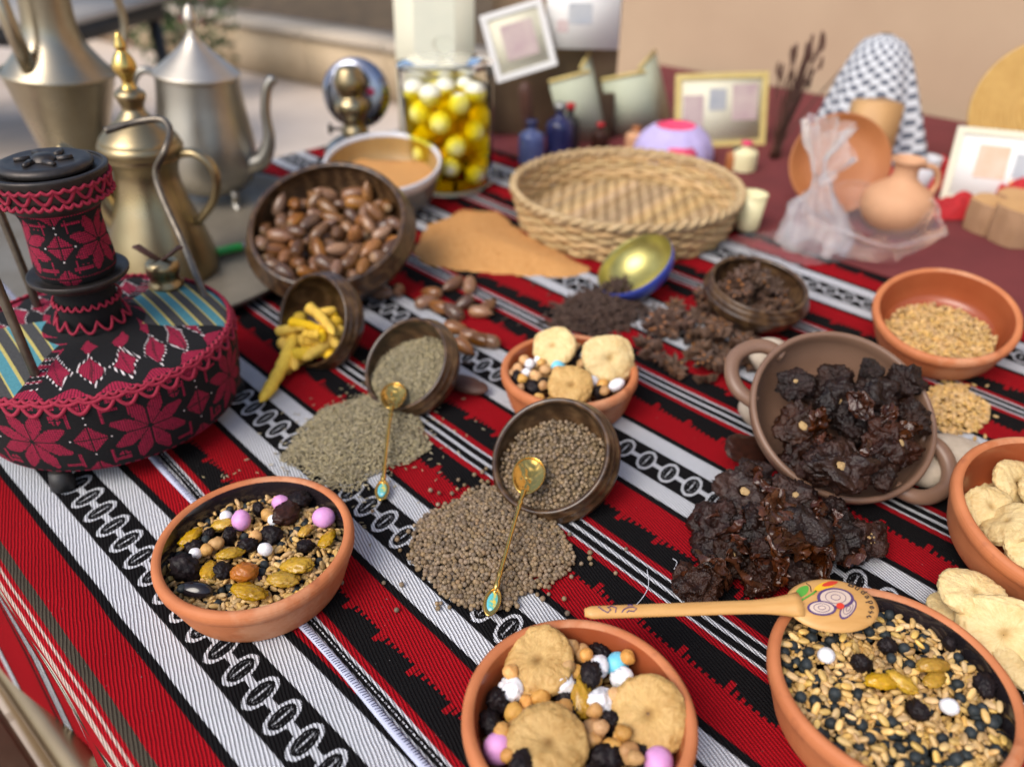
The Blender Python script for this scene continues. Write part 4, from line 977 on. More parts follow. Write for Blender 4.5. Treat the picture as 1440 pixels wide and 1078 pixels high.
def pepper_mesh(k):
    def sh(p, v):                      # squashed round pod with a sunken crown and folded skin
        f = mn.noise(v*1.7+Vector((k*3, 0, 0)))
        d = math.exp(-((v.x**2+v.y**2)/.10))*max(0, v.z); a_ = math.atan2(v.y, v.x); p = p*(1-.09*abs(mn.noise(Vector((math.cos(a_)*3.4, math.sin(a_)*3.4, k*2.0))))*(1-abs(v.z)**3))
        return Vector((p.x*(1+.16*f), p.y*(1-.12*f), p.z*(1-.45*d)+.005*mn.noise(v*2.6+Vector((0, k*5, 0)))))
    return MB().add(wrinkle(5, (.0270, .0250, .0165), k+91, [(1.1, .16), (2.3, .13), (4.6, .10), (9, .06), (17, .03)], .45, sh, -1)).mesh('dried_pepper', M['pepper'])
PEP = [pepper_mesh(k) for k in range(9)]
def husk_mesh(k):
    V0, F0 = ico(4); off = Vector((k*4.7, k*2.1, 3)); keep = [i for i, v in enumerate(V0) if v.z+.35*mn.noise(v*1.5+off) > .05]; ix = {i: j for j, i in enumerate(keep)}
    V = []
    for i in keep:
        v = V0[i]; n1 = Vector((mn.noise(v*1.5+off), mn.noise(v*1.5+off*2), mn.noise(v*1.5-off))); n2 = Vector((mn.noise(v*4+off), mn.noise(v*4+off*2), mn.noise(v*4-off)))
        V.append(Vector((v.x*.019, v.y*.014, v.z*.010))+n1*.0095+n2*.0032+v*(-.0022*abs(mn.noise(v*8+off))))
    V2 = V+[p*.93-Vector((0, 0, .0007)) for p in V]; m_ = len(V); F = [tuple(ix[i] for i in f) for f in F0 if all(i in ix for i in f)]
    return mk('pepper_husk', V2, F+[tuple(m_+i for i in f[::-1]) for f in F], M['husk'], link=False)
HUSK = [husk_mesh(k) for k in range(6)]
SCAR = MB().add(wrinkle(3, (.0050, .0040, .0016), 3, [(2, .25), (5, .2)])).mesh('stem_scar', M['scar'])
SEEDB = [ (v*.0016) for v in SPH[0] ]
def pepper(px, py, h, n, label, group, scar=True, s=1.0):
    q = Vector(n).normalized().to_track_quat('Z', 'Y') @ Quaternion((0, 0, 1), random.uniform(0, 6.28))
    o = put('dried_pepper', random.choice(PEP), None, W(px, py, h), q.to_euler(), (s*random.uniform(.78, .98), s*random.uniform(.78, .98), s*random.uniform(.75, 1.05))); tag(o, label, 'dried pepper', group)
    if scar: put('stem_scar', SCAR, o, (0, 0, .0104), (random.gauss(0, .2), random.gauss(0, .2), random.uniform(0, 6)), random.uniform(.65, 1.1))
    return o
LP = 'wrinkled dark dried pepper inside the brown two handled pot'
for px, py, h, n, sc, s in [(1127, 602, .062, (-.2, -.6, .7), 1, 1.0), (1174, 566, .068, (0, -.6, .7), 1, .9), (1178, 658, .055, (-.05, -.6, .75), 1, 1.08), (1256, 627, .055, (.2, -.55, .75), 1, .95), (1236, 558, .075, (.1, -.6, .7), 0, 1.0), (1119, 540, .080, (-.3, -.4, .8), 1, .7),
    (1276, 535, .085, (.4, -.3, .8), 0, .75), (1174, 535, .080, (0, -.4, .9), 0, .7), (1232, 664, .045, (.2, -.5, .8), 0, .75), (1283, 586, .066, (.5, -.4, .7), 0, .8), (1200, 600, .055, (.2, -.4, .9), 0, .85), (1225, 520, .095, (.3, -.3, .8), 0, .45), (1130, 645, .042, (-.3, -.5, .8), 0, .8), (1225, 610, .045, (0, -.4, .9), 0, .9), (1150, 560, .058, (0, -.3, .9), 0, .9)]:
    pepper(px, py, h, n, LP+(', its pale stem scar showing' if sc else ''), 'dried peppers in the pot', sc, s*1.08)
LP = 'wrinkled dark dried pepper heaped on cloth before the brown pot'
for px, py, h, n, sc, s in [(1045, 695, .036, (-.1, -.5, .85), 1, 1.05), (1111, 700, .038, (.2, -.5, .8), 1, .95), (1086, 785, .020, (.3, -.5, .75), 1, .9), (1030, 785, .020, (-.3, -.3, .8), 1, .8), (1006, 740, .022, (-.4, -.3, .8), 0, 1.0), (1068, 740, .034, (0, -.4, .9), 0, 1.0), (1127, 748, .032, (.1, -.4, .9), 0, 1.05),
    (1014, 783, .014, (-.2, -.2, .9), 0, .95), (1176, 752, .022, (.2, -.3, .9), 0, .95), (979, 824, .012, (-.3, -.3, .8), 0, .85), (1068, 816, .012, (.1, -.3, .9), 0, .75), (1123, 802, .014, (.1, -.3, .9), 0, .9), (1060, 668, .034, (0, -.2, .9), 0, .8), (1174, 722, .026, (.2, -.1, .9), 0, .75), (1210, 770, .012, (.3, -.2, .9), 0, .55)]:
    pepper(px, py, h, n, LP+(', stem scar showing' if sc else ''), 'dried peppers heaped on the cloth', sc, s)
for px, py, h in [(1000, 715, .030), (1030, 735, .036), (1085, 722, .046), (1105, 770, .036), (1150, 768, .032), (1060, 770, .034), (1140, 725, .040), (1000, 800, .022), (1050, 800, .024), (1100, 805, .024), (1185, 735, .030), (1195, 775, .022), (975, 800, .014), (1140, 800, .024), (1075, 690, .044), (1020, 680, .034)]:
    o = put('pepper_husk', random.choice(HUSK), None, W(px, py, h), rrot(), random.uniform(.7, 1.15)); tag(o, 'curled thin husk of dried pepper lying on the heap before the brown pot', 'dried pepper', 'husks on the pepper heap')
for px, py, h in [(1145, 590, .078), (1210, 570, .086), (1215, 640, .066), (1270, 600, .074), (1160, 625, .068), (1250, 585, .078)]:
    o = put('pepper_husk', random.choice(HUSK), None, W(px, py, h), rrot(), random.uniform(.6, .95)); tag(o, 'curled thin husk of dried pepper inside the brown pot', 'dried pepper', 'husks in the brown pot')
o = pepper(1216, 757, .018, (.2, -.5, .8), 'dried pepper torn open with golden seeds showing, at the end of the heap', None, False, .85)
mb = MB()
for i in range(26):
    a = random.uniform(0, 6.28); q = random.uniform(.002, .012); mb.add(([(v.x*.8+q*math.cos(a), v.y+q*math.sin(a), v.z*.5+.0125-q*.25) for v in SEEDB], SPH[1]))
mb.obj('seeds', M['scar'], o)['kind'] = 'stuff'
fl = MB().add(blob(4, (.026, .016, .003), .18, 2.0, 97)).obj('pepper_skin_flake', M['raisin_brown']); fl.location = W(1050, 632, .020); fl.rotation_euler = (.5, .25, .4); tag(fl, 'reddish brown flake of dried skin beside the brown pot rim', 'dried pepper')
for px, py, h, sz, lb in [(1083, 500, .020, (.024, .020, .022), 'pale stone behind the left handle of the brown pot'), (1062, 575, .016, (.017, .018, .017), 'small pale stone half hidden by the brown pot rim'), (1345, 645, .012, (.040, .034, .018), 'broad pale stone beside the brown pot and wheat spill'), (1300, 662, .014, (.020, .018, .015), 'grey pebble seen through the front handle of the pot')]:
    o = MB().add(blob(3, sz, .05, 1.6, px, False, amp2=.14)).obj('stone', M['stone']); o.location = W(px, py, h); tag(o, lb, 'stone')

# ------------------------------------------------------------------ spoons
def spoon_dish(a, b, depth, thick, nr=10, na=40, emboss=0):
    V = []; F = []
    for side in (0, 1):
        for i in range(nr+1):
            s = i/nr
            for j in range(na):
                t = 2*math.pi*j/na; x = a*s*math.cos(t); y = b*s*math.sin(t)*(1-.10*math.cos(t))
                z = -depth*(1-s**2.2)-(thick if side else 0)*(1 if s < 1 else .2)
                if emboss and not side and s < .9: z += emboss*mn.noise(Vector((x*380, y*380, 2)))
                V.append((x, y, z))
    n1 = (nr+1)*na
    for i in range(nr):
        for j in range(na):
            k = (j+1) % na; q = (i*na+j, (i+1)*na+j, (i+1)*na+k, i*na+k); F.append(q); F.append(tuple(n1+v for v in q[::-1]))
    for j in range(na):
        k = (j+1) % na; F.append((nr*na+j, n1+nr*na+j, n1+nr*na+k, nr*na+k))
    return V, F
def gem_mat():
    m, nt, b = new_mat('iridescent_enamel'); f = noise(nt, 160, 2)
    nt.links.new(ramp(nt, f, [(.3, (.75, .55, .05)), (.45, (.10, .45, .35)), (.6, (.12, .5, .62)), (.75, (.5, .75, .6))]), b.inputs['Base Color']); b.inputs['Roughness'].default_value = .12; b.inputs['Coat Weight'].default_value = 1; return m
M['gem'] = gem_mat()
def gold_spoon(label, A, B, up, a=.0205, b=.0135):
    """A: bowl centre, B: finial end"""
    d = (B-A); L = d.length; x = d.normalized(); z = (Vector(up)-x*x.dot(Vector(up))).normalized(); y = z.cross(x)
    m = Matrix((x, y, z)).transposed().to_4x4(); m.translation = A
    t = thing('gold_spoon', label, 'spoon', A); t.matrix_world = m
    MB().add(spoon_dish(a, b, .0045, .0011, emboss=.0016)).obj('bowl', M['gold'], t)
    rim = [Vector((a*math.cos(q), b*math.sin(q)*(1-.10*math.cos(q)), .0002)) for q in [2*math.pi*i/48 for i in range(48)]]
    MB().add(tube(rim, .0009, 8, True)).obj('rim_bead', M['gold'], t)
    n = 70; pts = []; rr = []
    for i in range(n):
        s = i/(n-1); X_ = a*.93+(L-a*.93-.019)*s; pts.append(Vector((X_, 0, .0012+.0035*math.sin(s*math.pi))))
        r = .0017+.0012*math.exp(-(s/.05)**2)+.0009*math.exp(-((s-.13)/.02)**2)+.0008*math.exp(-((s-.19)/.015)**2)+.0007*math.exp(-((s-.84)/.02)**2)+.0012*math.exp(-((s-.93)/.03)**2)+.00018*math.sin(s*160); rr.append(r)
    MB().add(tube(pts, rr, 10)).obj('stem', M['gold'], t)
    fx = L-.011; dia = [(fx+.0125*math.cos(q)*(1+.0), .0062*(abs(math.sin(q))**1.25)*(1 if math.sin(q) > 0 else -1)) for q in [2*math.pi*i/32 for i in range(32)]]
    V = [(px_, py_, .0016) for px_, py_ in dia]+[(px_, py_, -.0006) for px_, py_ in dia]+[(fx, 0, -.0006)]
    F = [tuple(range(32))]+[(i, 32+i, 32+(i+1) % 32, (i+1) % 32) for i in range(32)]+[(64, 32+(i+1) % 32, 32+i) for i in range(32)]
    fo = mk('finial', V, F, M['gold'], t, False)
    MB().add(tube([Vector((p[0], p[1], .0018)) for p in dia], .0009, 6, True)).obj('finial_edge', M['gold'], fo)
    V = [(fx, 0, .0032)]+[(fx+(p[0]-fx)*.70, p[1]*.66, .0020) for p in dia]
    mk('enamel_gem', V, [(0, 1+i, 1+(i+1) % 32) for i in range(32)], M['gem'], fo)
gold_spoon('ornate gold teaspoon lying on the poured cumin seed', W(553, 556, .024), W(536, 703, .0045), (0, -.15, 1))
gold_spoon('ornate gold teaspoon resting across coriander bowl and coriander heap', W(743, 668, .034), W(687, 864, .0075), (.1, -.15, 1), .0215, .0145)
def wooden_spoon():
    A = W(1170, 850, .060); B = W(822, 862, .0585); x = (A-B).normalized(); z = (Vector((0, -.10, 1))-x*x.z).normalized(); z = (z-x*x.dot(z)).normalized(); y = z.cross(x)
    m = Matrix((x, y, z)).transposed().to_4x4(); m.translation = A
    t = thing('wooden_spoon', 'pale wooden spoon painted with onions and peppers, laid across two bowls', 'spoon', A); t.matrix_world = m
    L = (A-B).length; a, b = .033, .0225
    zs = lambda X_, Y_: .0052*(1-min(1, (X_/a)**2+(Y_/b)**2))**.6-.0004
    V = []; F = []; nr, na = 12, 56
    for side in (0, 1):
        for i in range(nr+1):
            s = i/nr
            for j in range(na):
                q = 2*math.pi*j/na; X_, Y_ = a*s*math.cos(q), b*s*math.sin(q); V.append((X_, Y_, zs(X_, Y_) if not side else -.0042*(1-s**2)**.4*.8-.0008+(.004*(1-s*s))))
    n1 = (nr+1)*na
    for i in range(nr):
        for j in range(na):
            k = (j+1) % na; q = (i*na+j, (i+1)*na+j, (i+1)*na+k, i*na+k); F += [q, tuple(n1+v for v in q[::-1])]
    for j in range(na): k = (j+1) % na; F.append((nr*na+j, n1+nr*na+j, n1+nr*na+k, nr*na+k))
    mk('bowl', V, F, M['spoonwood'], t)
    n = 30; pts = [Vector((-L+(L-a*.72)*i/(n-1), 0, .0008)) for i in range(n)]; rr = [(.0032 if i == 0 else .0050)+.0006*i/n+(.0050*max(0, (i-22)/7)**2) for i in range(n)]
    hd = MB().add(tube(pts, rr, 14, flat=.62)).obj('handle', M['spoonwood'], t)
    P = lambda u, v: (u*a, v*b)
    def dec(name, mat, outline, lift):
        c0 = (sum(p[0] for p in outline)/len(outline), sum(p[1] for p in outline)/len(outline)); V = []; F = []; k = len(outline); R_ = 4
        V.append((c0[0], c0[1], zs(*c0)+lift))
        for r_ in range(1, R_+1):
            for p in outline: X_, Y_ = c0[0]+(p[0]-c0[0])*r_/R_, c0[1]+(p[1]-c0[1])*r_/R_; V.append((X_, Y_, zs(X_, Y_)+lift))
        for i in range(k):
            F.append((0, 1+i, 1+(i+1) % k))
            for r_ in range(R_-1): F.append((1+r_*k+i, 1+(r_+1)*k+i, 1+(r_+1)*k+(i+1) % k, 1+r_*k+(i+1) % k))
        return mk(name, V, F, mat, t)
    def oval(u, v, ru, rv, rot=0, pw=1.0):
        out = []
        for i in range(28):
            q = 2*math.pi*i/28; X_, Y_ = ru*math.cos(q), rv*math.sin(q)*(abs(math.sin(q))**(pw-1)); c_, s_ = math.cos(rot), math.sin(rot)
            ux, uy = P(u, v); out.append((ux+X_*c_-Y_*s_, uy+X_*s_+Y_*c_))
        return out
    def line(name, mat, pts, w=.0006, lift=.0004): return MB().add(tube([Vector((*p, zs(*p)+lift)) for p in pts], w, 5, flat=.3)).obj(name, mat, t)
    dec('painted_pepper', M['ink_green'], oval(-.58, .45, .0075, .0034, rad(40), 1.4), .00030)
    dec('painted_pepper', M['ink_yellow'], oval(-.02, .62, .0110, .0032, rad(22), 1.4), .00030)
    dec('painted_pepper', M['ink_red'], oval(.10, .70, .0072, .0021, rad(18), 1.4), .00048)
    line('painted_stem', M['ink_green'], [P(-.92, -.05), P(-.6, .16), P(-.38, .32), P(-.28, .42)], .0007)
    line('painted_stem', M['ink_black'], [P(-.40, .40), P(-.36, .62), P(-.40, .80)], .0004)
    for u, v, ru, rv, rot, lf in [(.24, -.30, .0105, .0040, .75, 0), (.06, .10, .0135, .0088, .12, 1), (-.33, -.26, .0100, .0058, -.05, 2)]:
        L0 = .00045+.0004*lf
        dec('painted_onion', M['ink_purple'], oval(u, v, ru, rv, rot), L0); dec('painted_onion', M['ink_white'], oval(u, v, ru*.84, rv*.80, rot), L0+.0002)
        for q_ in (.55, .25): line('painted_ring', M['ink_purple'], oval(u, v, ru*q_, rv*q_*1.05, rot)+oval(u, v, ru*q_, rv*q_*1.05, rot)[:1], .00022, L0+.0003)
    dec('painted_core', M['ink_red'], oval(.07, -.24, .0030, .0024, .4), .0019)
    # hand lettering along the right edge
    mb = MB()
    for i, ch_ in enumerate('Budapest'):
        cu = bpy.data.curves.new('glyph', 'FONT'); cu.body = ch_; cu.size = .0066 if i else .0078; cu.extrude = .00008; cu.resolution_u = 2; cu.shear = .2; cu.offset = .00006
        g_ = bpy.data.objects.new('glyph', cu); C.objects.link(g_); me = g_.to_mesh()
        s = i/7; th = rad(52-92*s); uu = .72*math.cos(th)+.02; vv = .80*math.sin(th); p0 = Vector((*P(uu, vv), 0)); p0.z = zs(p0.x, p0.y)+.0006
        M_ = Matrix.Translation(p0) @ Matrix.Rotation(rad(-40-38*s), 4, 'Z')
        mb.add(([v.co.copy() for v in me.vertices], [tuple(f.vertices) for f in me.polygons]), M_)
        g_.to_mesh_clear(); bpy.data.objects.remove(g_); bpy.data.curves.remove(cu)
    mb.obj('lettering', M['ink_black'], t, False)
    # scribble near the handle end
    mb = MB(); k = -L
    for pts in ([(.010, .003), (.013, -.001), (.016, -.003), (.0185, -.0005), (.0165, .002), (.0195, .0032), (.0225, .001), (.0215, -.003)], [(.026, -.0032), (.028, -.0005), (.031, .001), (.0345, .0015), (.037, -.0005), (.0345, -.0028), (.031, -.002), (.0295, -.0035)], [(.031, .0032), (.033, .004), (.035, .0035)]):
        mb.add(tube([Vector((k+p[0], p[1]*.85, .0012+.0030*math.sqrt(max(0, 1-(p[1]*.85/.0052)**2)))) for p in pts], .00042, 5))
    mb.obj('ink_scribble', M['ink_purple'], hd)
wooden_spoon()
# two loose white threads
for pts, lb in [([(893, 852), (905, 838), (912, 822), (910, 800)], 'fine white thread curling above the wooden spoon handle'), ([(948, 800), (952, 790), (946, 785)], 'tiny white thread end lying beside the dried peppers')]:
    o = MB().add(tube(_cr([W(x, y, .0016) for x, y in pts], 5), .0003, 5)).obj('loose_thread', M['thread']); tag(o, lb, 'thread')

# ------------------------------------------------------------------ woven basket
def basket():
    c = Vector((.190, 1.25, TZ)); R, h = .192, .064
    t = thing('woven_basket', 'large round shallow basket woven of pale seagrass', 'basket', c)
    ns = 46
    rows = 8
    for k in range(rows):
        z = .006+(h-.012)*k/(rows-1); pts = []
        for i in range(ns*4):
            a = 2*math.pi*i/(ns*4); w = math.sin(a*ns/2+math.pi*k)*.0028
            rr = R*(.93+.07*k/(rows-1))+w-.006; pts.append(Vector((rr*math.cos(a), rr*math.sin(a), z+.0012*math.sin(a*7+k*2))))
        MB().add(tube(pts, .0047, 6, True)).obj('side_strand', M['straw'], t)
    for j in range(2):
        pts = []
        for i in range(240):
            a = 2*math.pi*i/240; ph = a*30+j*math.pi; pts.append(Vector(((R-.004+.0036*math.cos(ph))*math.cos(a), (R-.004+.0036*math.cos(ph))*math.sin(a), h+.0036*math.sin(ph))))
        MB().add(tube(pts, .0045, 6, True)).obj('rim_strand', M['straw'], t)
    for i in range(ns):
        a = 2*math.pi*(i+.5)/ns; w = .93; MB().add(tube([((R*.93-.006)*math.cos(a), (R*.93-.006)*math.sin(a), .003), ((R-.006)*math.cos(a), (R-.006)*math.sin(a), h)], .0026, 5)).obj('stake', M['straw'], t)
    # woven floor: parallel coils with bumps
    for k in range(-15, 16):
        y = k*.0118; L = math.sqrt(max(0, (R*.92)**2-y*y))
        if L < .02: continue
        n = max(6, int(L*2/.006)); pts = []; rr = []
        for i in range(n):
            x = -L+2*L*i/(n-1); ca, sa = math.cos(rad(52)), math.sin(rad(52))
            pts.append(Vector((x*ca-y*sa, x*sa+y*ca, .0085+.0022*math.sin(x*170+k*math.pi)))); rr.append(.0064)
        MB().add(tube(pts, rr, 6, flat=.75)).obj('floor_strand', M['straw'], t)
basket()

# ------------------------------------------------------------------ embroidered primus stove
def tatreez(name, per, zc, zh, kind):
    """cross-stitched crimson motifs on black cloth, laid out by angle and height"""
    m, nt, b = new_mat(name); tc = nt.nodes.new('ShaderNodeTexCoord'); sp = nt.nodes.new('ShaderNodeSeparateXYZ'); nt.links.new(tc.outputs['Object'], sp.inputs[0])
    x, y, z = (X(nt, sp.outputs[i]) for i in range(3))
    a = y.m('ARCTAN2', x); st = .0015; BK = (.010, .010, .011); RD = (.42, .018, .065)
    if kind == 'side':
        k = per['n']; s = ((a/(2*math.pi)*k)+.5+.13).frac()-.5; sx = (s*per['w']).snap(st); sz = (z-zc).snap(st)
        def star(ox, oz, R):
            X0, Z0 = sx-ox, sz-oz; r = (X0*X0+Z0*Z0).sqrt(); an = (Z0.m('ARCTAN2', X0))/(math.pi/4)
            mm = ((an.frac())-.5).abs()*2      # 1 between petals
            X1, Z1 = X0.abs(), Z0.abs(); vein = (X1.lt(.0009)).max(Z1.lt(.0009)).max((X1-Z1).abs().lt(.0011))
            return ((1-(1-mm)*.0-mm*.50)*R-r).gt(0)*((1-mm).gt(.16))*(1-vein*r.gt(R*.22)*.85)*r.gt(.0016)
        def diamond(ox, oz, R):
            X0, Z0 = (sx-ox).abs(), (sz-oz).abs(); d = X0+Z0
            return (d-R).lt(0)*(X0.gt(.0008))*(Z0.gt(.0008)), ((d-R-.0012).abs().lt(.0009))*((X0.lt(.0009)).max(Z0.lt(.0009)))
        w = per['w']
        red = star(0, 0, zh*.92); d1, w1 = diamond(w*.5, 0, zh*.40); d2, w2 = diamond(-w*.5, 0, zh*.40)
        d3, w3 = diamond(w*.5, zh*.98, zh*.34); d4, w4 = diamond(w*.5, -zh*.98, zh*.34); d5, w5 = diamond(-w*.5, zh*.98, zh*.34); d6, w6 = diamond(-w*.5, -zh*.98, zh*.34); d7, w7 = diamond(w*.27, zh*.62, zh*.15); d8, w8 = diamond(-w*.27, -zh*.62, zh*.15)
        red = red.max(d1).max(d2).max(d3).max(d4).max(d5).max(d6).max(d7).max(d8); wh = w1.max(w2).max(w3).max(w5)
        # stepped corner bars
        cx_ = (sx.abs()-w*.30).abs(); bars = (sz.abs()-zh*.70).abs().lt(.0016)*cx_.lt(.008)
        bars = bars.max(((sx.abs()-w*.36).abs().lt(.0014))*((sz.abs()-zh*.60).abs().lt(zh*.22))).max(((sz.abs()-zh*.93).abs().lt(.0012))*((a*90).sin().gt(-.2)))
        red = red.max(bars); red = red*(noise(nt, 800, 1).gt(.36))
    else:
        r = (x*x+y*y).sqrt(); s = (a/math.pi+.528+(r*38).sin()*.02).frac()
        patch = s.between(.545, .955)*r.gt(.048)
        str_ = ((x*.75+y*.66)/.024); f = str_.frac()
        satin = mixc(nt, f.lt(.52), (.055, .055, .055), (.07, .23, .27)); satin = mixc(nt, ((f-.52).abs().lt(.06)).max((f-.02).abs().lt(.04)), satin, (.45, .38, .12))
        sl = ((s-.25)*r*math.pi).snap(st); rl = (r-.086).snap(st)
        def leaf(o, w, l, rr): return (((sl-o)/w).abs()+((rl-rr)/l).abs())
        sl = sl+(sl*300).sin()*.0016+rl*.35; sq = (((sl/.030+.5).frac())-.5)*.030; rim = ((((a*20).sin()*.5+.5)*.012+.112)-r).lt(0)*r.lt(.124); inn = ((sq.abs()/.008)+((r-.052)/.012).abs()).lt(1)
        Lm = (sq.abs()/.0125)+((r-.088)/.026).abs(); vein = sq.abs().lt(.0008); red = (Lm.lt(.86)*(1-vein*.8)).max(rim).max(inn)*(1-patch); wh = Lm.between(.90, 1.06)*((a*140).sin().gt(.2)).max(0.0)*(1-patch)
    stx = ((a*per.get('rr', .13))/.0021).frac(); stz = ((z if kind == 'side' else (x*x+y*y).sqrt())/.0021).frac()
    dotm = ((stx-.5).abs().lt(.36))*((stz-.5).abs().lt(.36)); fz = noise(nt, 500, 2)
    col = mixc(nt, red, BK, RD); col = mixc(nt, red*(1-dotm)*.85, col, (.02, .006, .010)); col = mixc(nt, wh, col, (.72, .66, .66))
    if kind != 'side': col = mixc(nt, patch, col, satin)
    hs = nt.nodes.new('ShaderNodeHueSaturation'); nt.links.new(col, hs.inputs['Color']); nt.links.new((fz*.7+.62).o, hs.inputs['Value']); nt.links.new(hs.outputs[0], b.inputs['Base Color'])
    b.inputs['Roughness'].default_value = .85; b.inputs['Specular IOR Level'].default_value = .2
    set_bump(nt, b, red*dotm*.8+wh+fz*.4, .6, .0009); return m
def scallop(R, z0, n, drop, rad_, mb, off=0.0, out=.002):
    pts = []
    for i in range(n*14):
        a = 2*math.pi*i/(n*14); s = abs(math.sin(a*n/2+off)); pts.append(Vector(((R+out*s)*math.cos(a), (R+out*s)*math.sin(a), z0-drop*s)))
    mb.add(tube(pts, rad_, 6, True))
def primus():
    c = Vector((-.428, .686, TZ)); t = thing('primus_stove', 'old three legged stove dressed in black cloth with crimson cross stitch', 'stove', c, (0, rad(1.5), 0))
    R, z0, z1 = .132, .026, .107
    side = tatreez('cross_stitched_side', dict(n=8, w=.105, rr=R), .064, .041, 'side'); top = tatreez('patchwork_top', dict(rr=.09), 0, 0, 'top')
    small = tatreez('cross_stitched_neck', dict(n=3, w=.075, rr=.036), .212, .032, 'side')
    o = MB().add(lathe(smoothprof([(R*.55, z0-.004), (R*.90, z0-.002), (R*.965, z0+.006), (R*.995, (z0+z1)/2), (R*1.005, z1-.012), (R*.995, z1-.003), (R*.965, z1)], 4), 96)).obj('cloth_side', side, t)
    MB().add(lathe(smoothprof([(R*.965, z1-.001), (R*.90, z1+.002), (R*.7, z1+.005), (R*.45, z1+.009), (R*.30, z1+.012), (.026, z1+.016)], 4), 96)).obj('patchwork_top', top, t)
    mb = MB(); scallop(R*.992, z1-.002, 42, .009, .0019, mb, out=.0030); scallop(R*.985, z1, 42, .0025, .0020, mb, math.pi/2, out=.001); scallop(R*.968, z1+.0025, 100, .002, .0017, mb, .4)
    mb.obj('crochet_trim', M['lace'], t)
    MB().add(lathe(smoothprof([(.027, z1+.012), (.029, .135), (.028, .150), (.026, .162)], 4), 48)).obj('collar', small, t)
    mb = MB(); scallop(.031, z1+.026, 13, .010, .0014, mb, out=.004); scallop(.0295, .150, 26, .004, .0012, mb)
    mb.obj('crochet_trim', M['lace'], t)
    MB().add(lathe(smoothprof([(.022, .160), (.032, .163), (.044, .171), (.0455, .176), (.043, .1765), (.034, .174), (.03, .176)], 3), 56)).obj('drip_pan', M['iron'], t)
    MB().add(lathe(smoothprof([(.033, .175), (.036, .185), (.0345, .21), (.034, .232), (.038, .244)], 4), 56)).obj('cloth_neck', small, t)
    MB().add(lathe(smoothprof([(.037, .243), (.044, .248), (.047, .256), (.050, .272), (.051, .278), (.047, .279), (.044, .276), (.0, .275)], 3), 56)).obj('burner_cup', M['iron'], t)
    mb = MB(); scallop(.0500, .270, 18, .011, .0018, mb, out=-.001); scallop(.0508, .271, 36, .0025, .0016, mb, out=.0); scallop(.0490, .257, 40, .003, .0016, mb); mb.obj('crochet_trim', M['lace'], t)
    cap = MB().add(lathe([(0, .276), (.037, .276), (.040, .279), (.039, .283), (.034, .285), (.030, .2842), (.012, .284), (0, .2845)], 48)).obj('burner_plate', M['iron'], t)
    mb = MB()
    for k in range(6): a = k*1.05; mb.add(tube([(.012*math.cos(a), .012*math.sin(a), .2845), (.024*math.cos(a+.3), .024*math.sin(a+.3), .2855)], [.0035, .0022], 6))
    mb.add(lathe([(0, .2895), (.008, .289), (.011, .2845)], 20)); mb.obj('cast_relief', M['iron'], cap)
    for a in (rad(-94), rad(26), rad(146)):
        p = lambda r, z: Vector((r*math.cos(a), r*math.sin(a), z))
        lg = MB().add(tube([p(.112, .040), p(.116, .022), p(.118, .012)], [.0085, .0080, .0070], 10)).obj('leg', M['iron'], t)
        MB().add(tube([p(.118, .020), p(.1185, .010), p(.119, .0015)], [.0095, .0110, .0118], 14)).obj('rubber_foot', M['rubber'], lg)
    def rod(pts): MB().add(tube(_cr([Vector(p)-c for p in pts], 7), .0042, 10)).obj('pot_support_rod', M['steel_rod'], t)
    q = W(48, 532, .108); rod([q-Vector((0, 0, .01)), q+Vector((-.004, .0, .10)), q+Vector((-.010, .003, .19)), q+Vector((-.03, .01, .205)), q+Vector((-.06, .02, .20))])
    q = W(52, 436, .110); rod([q-Vector((0, 0, .01)), q+Vector((-.004, 0, .09)), q+Vector((-.012, .003, .16)), q+Vector((-.03, .01, .175)), q+Vector((-.06, .02, .17))])
    q = W(285, 418, .106); e = [q-Vector((0, 0, .01)), q]+[W(px, py, h) for px, py, h in [(255, 345, .135), (222, 275, .182), (213, 240, .208), (224, 212, .232), (231, 185, .248), (219, 168, .258), (185, 172, .255), (140, 186, .248)]]; rod(e)
    f = W(231, 400, .112)-c
    fc = MB().add(lathe([(.018, 0), (.019, .004), (.016, .006), (.016, .016), (.018, .017), (.018, .027), (.015, .031), (0, .032)], 28)).obj('filler_cap', M['brass'], t); fc.location = f
    wg = []
    for s in (-1, 1): wg.append(tube([(0, 0, .030), (s*.012, 0, .038), (s*.022, 0, .046), (s*.027, 0, .046)], [.004, .0055, .0062, .003], 8, flat=.4))
    mb = MB(); [mb.add(w_) for w_ in wg]; mb.obj('wing_nut', M['darkwood'], fc)
primus()

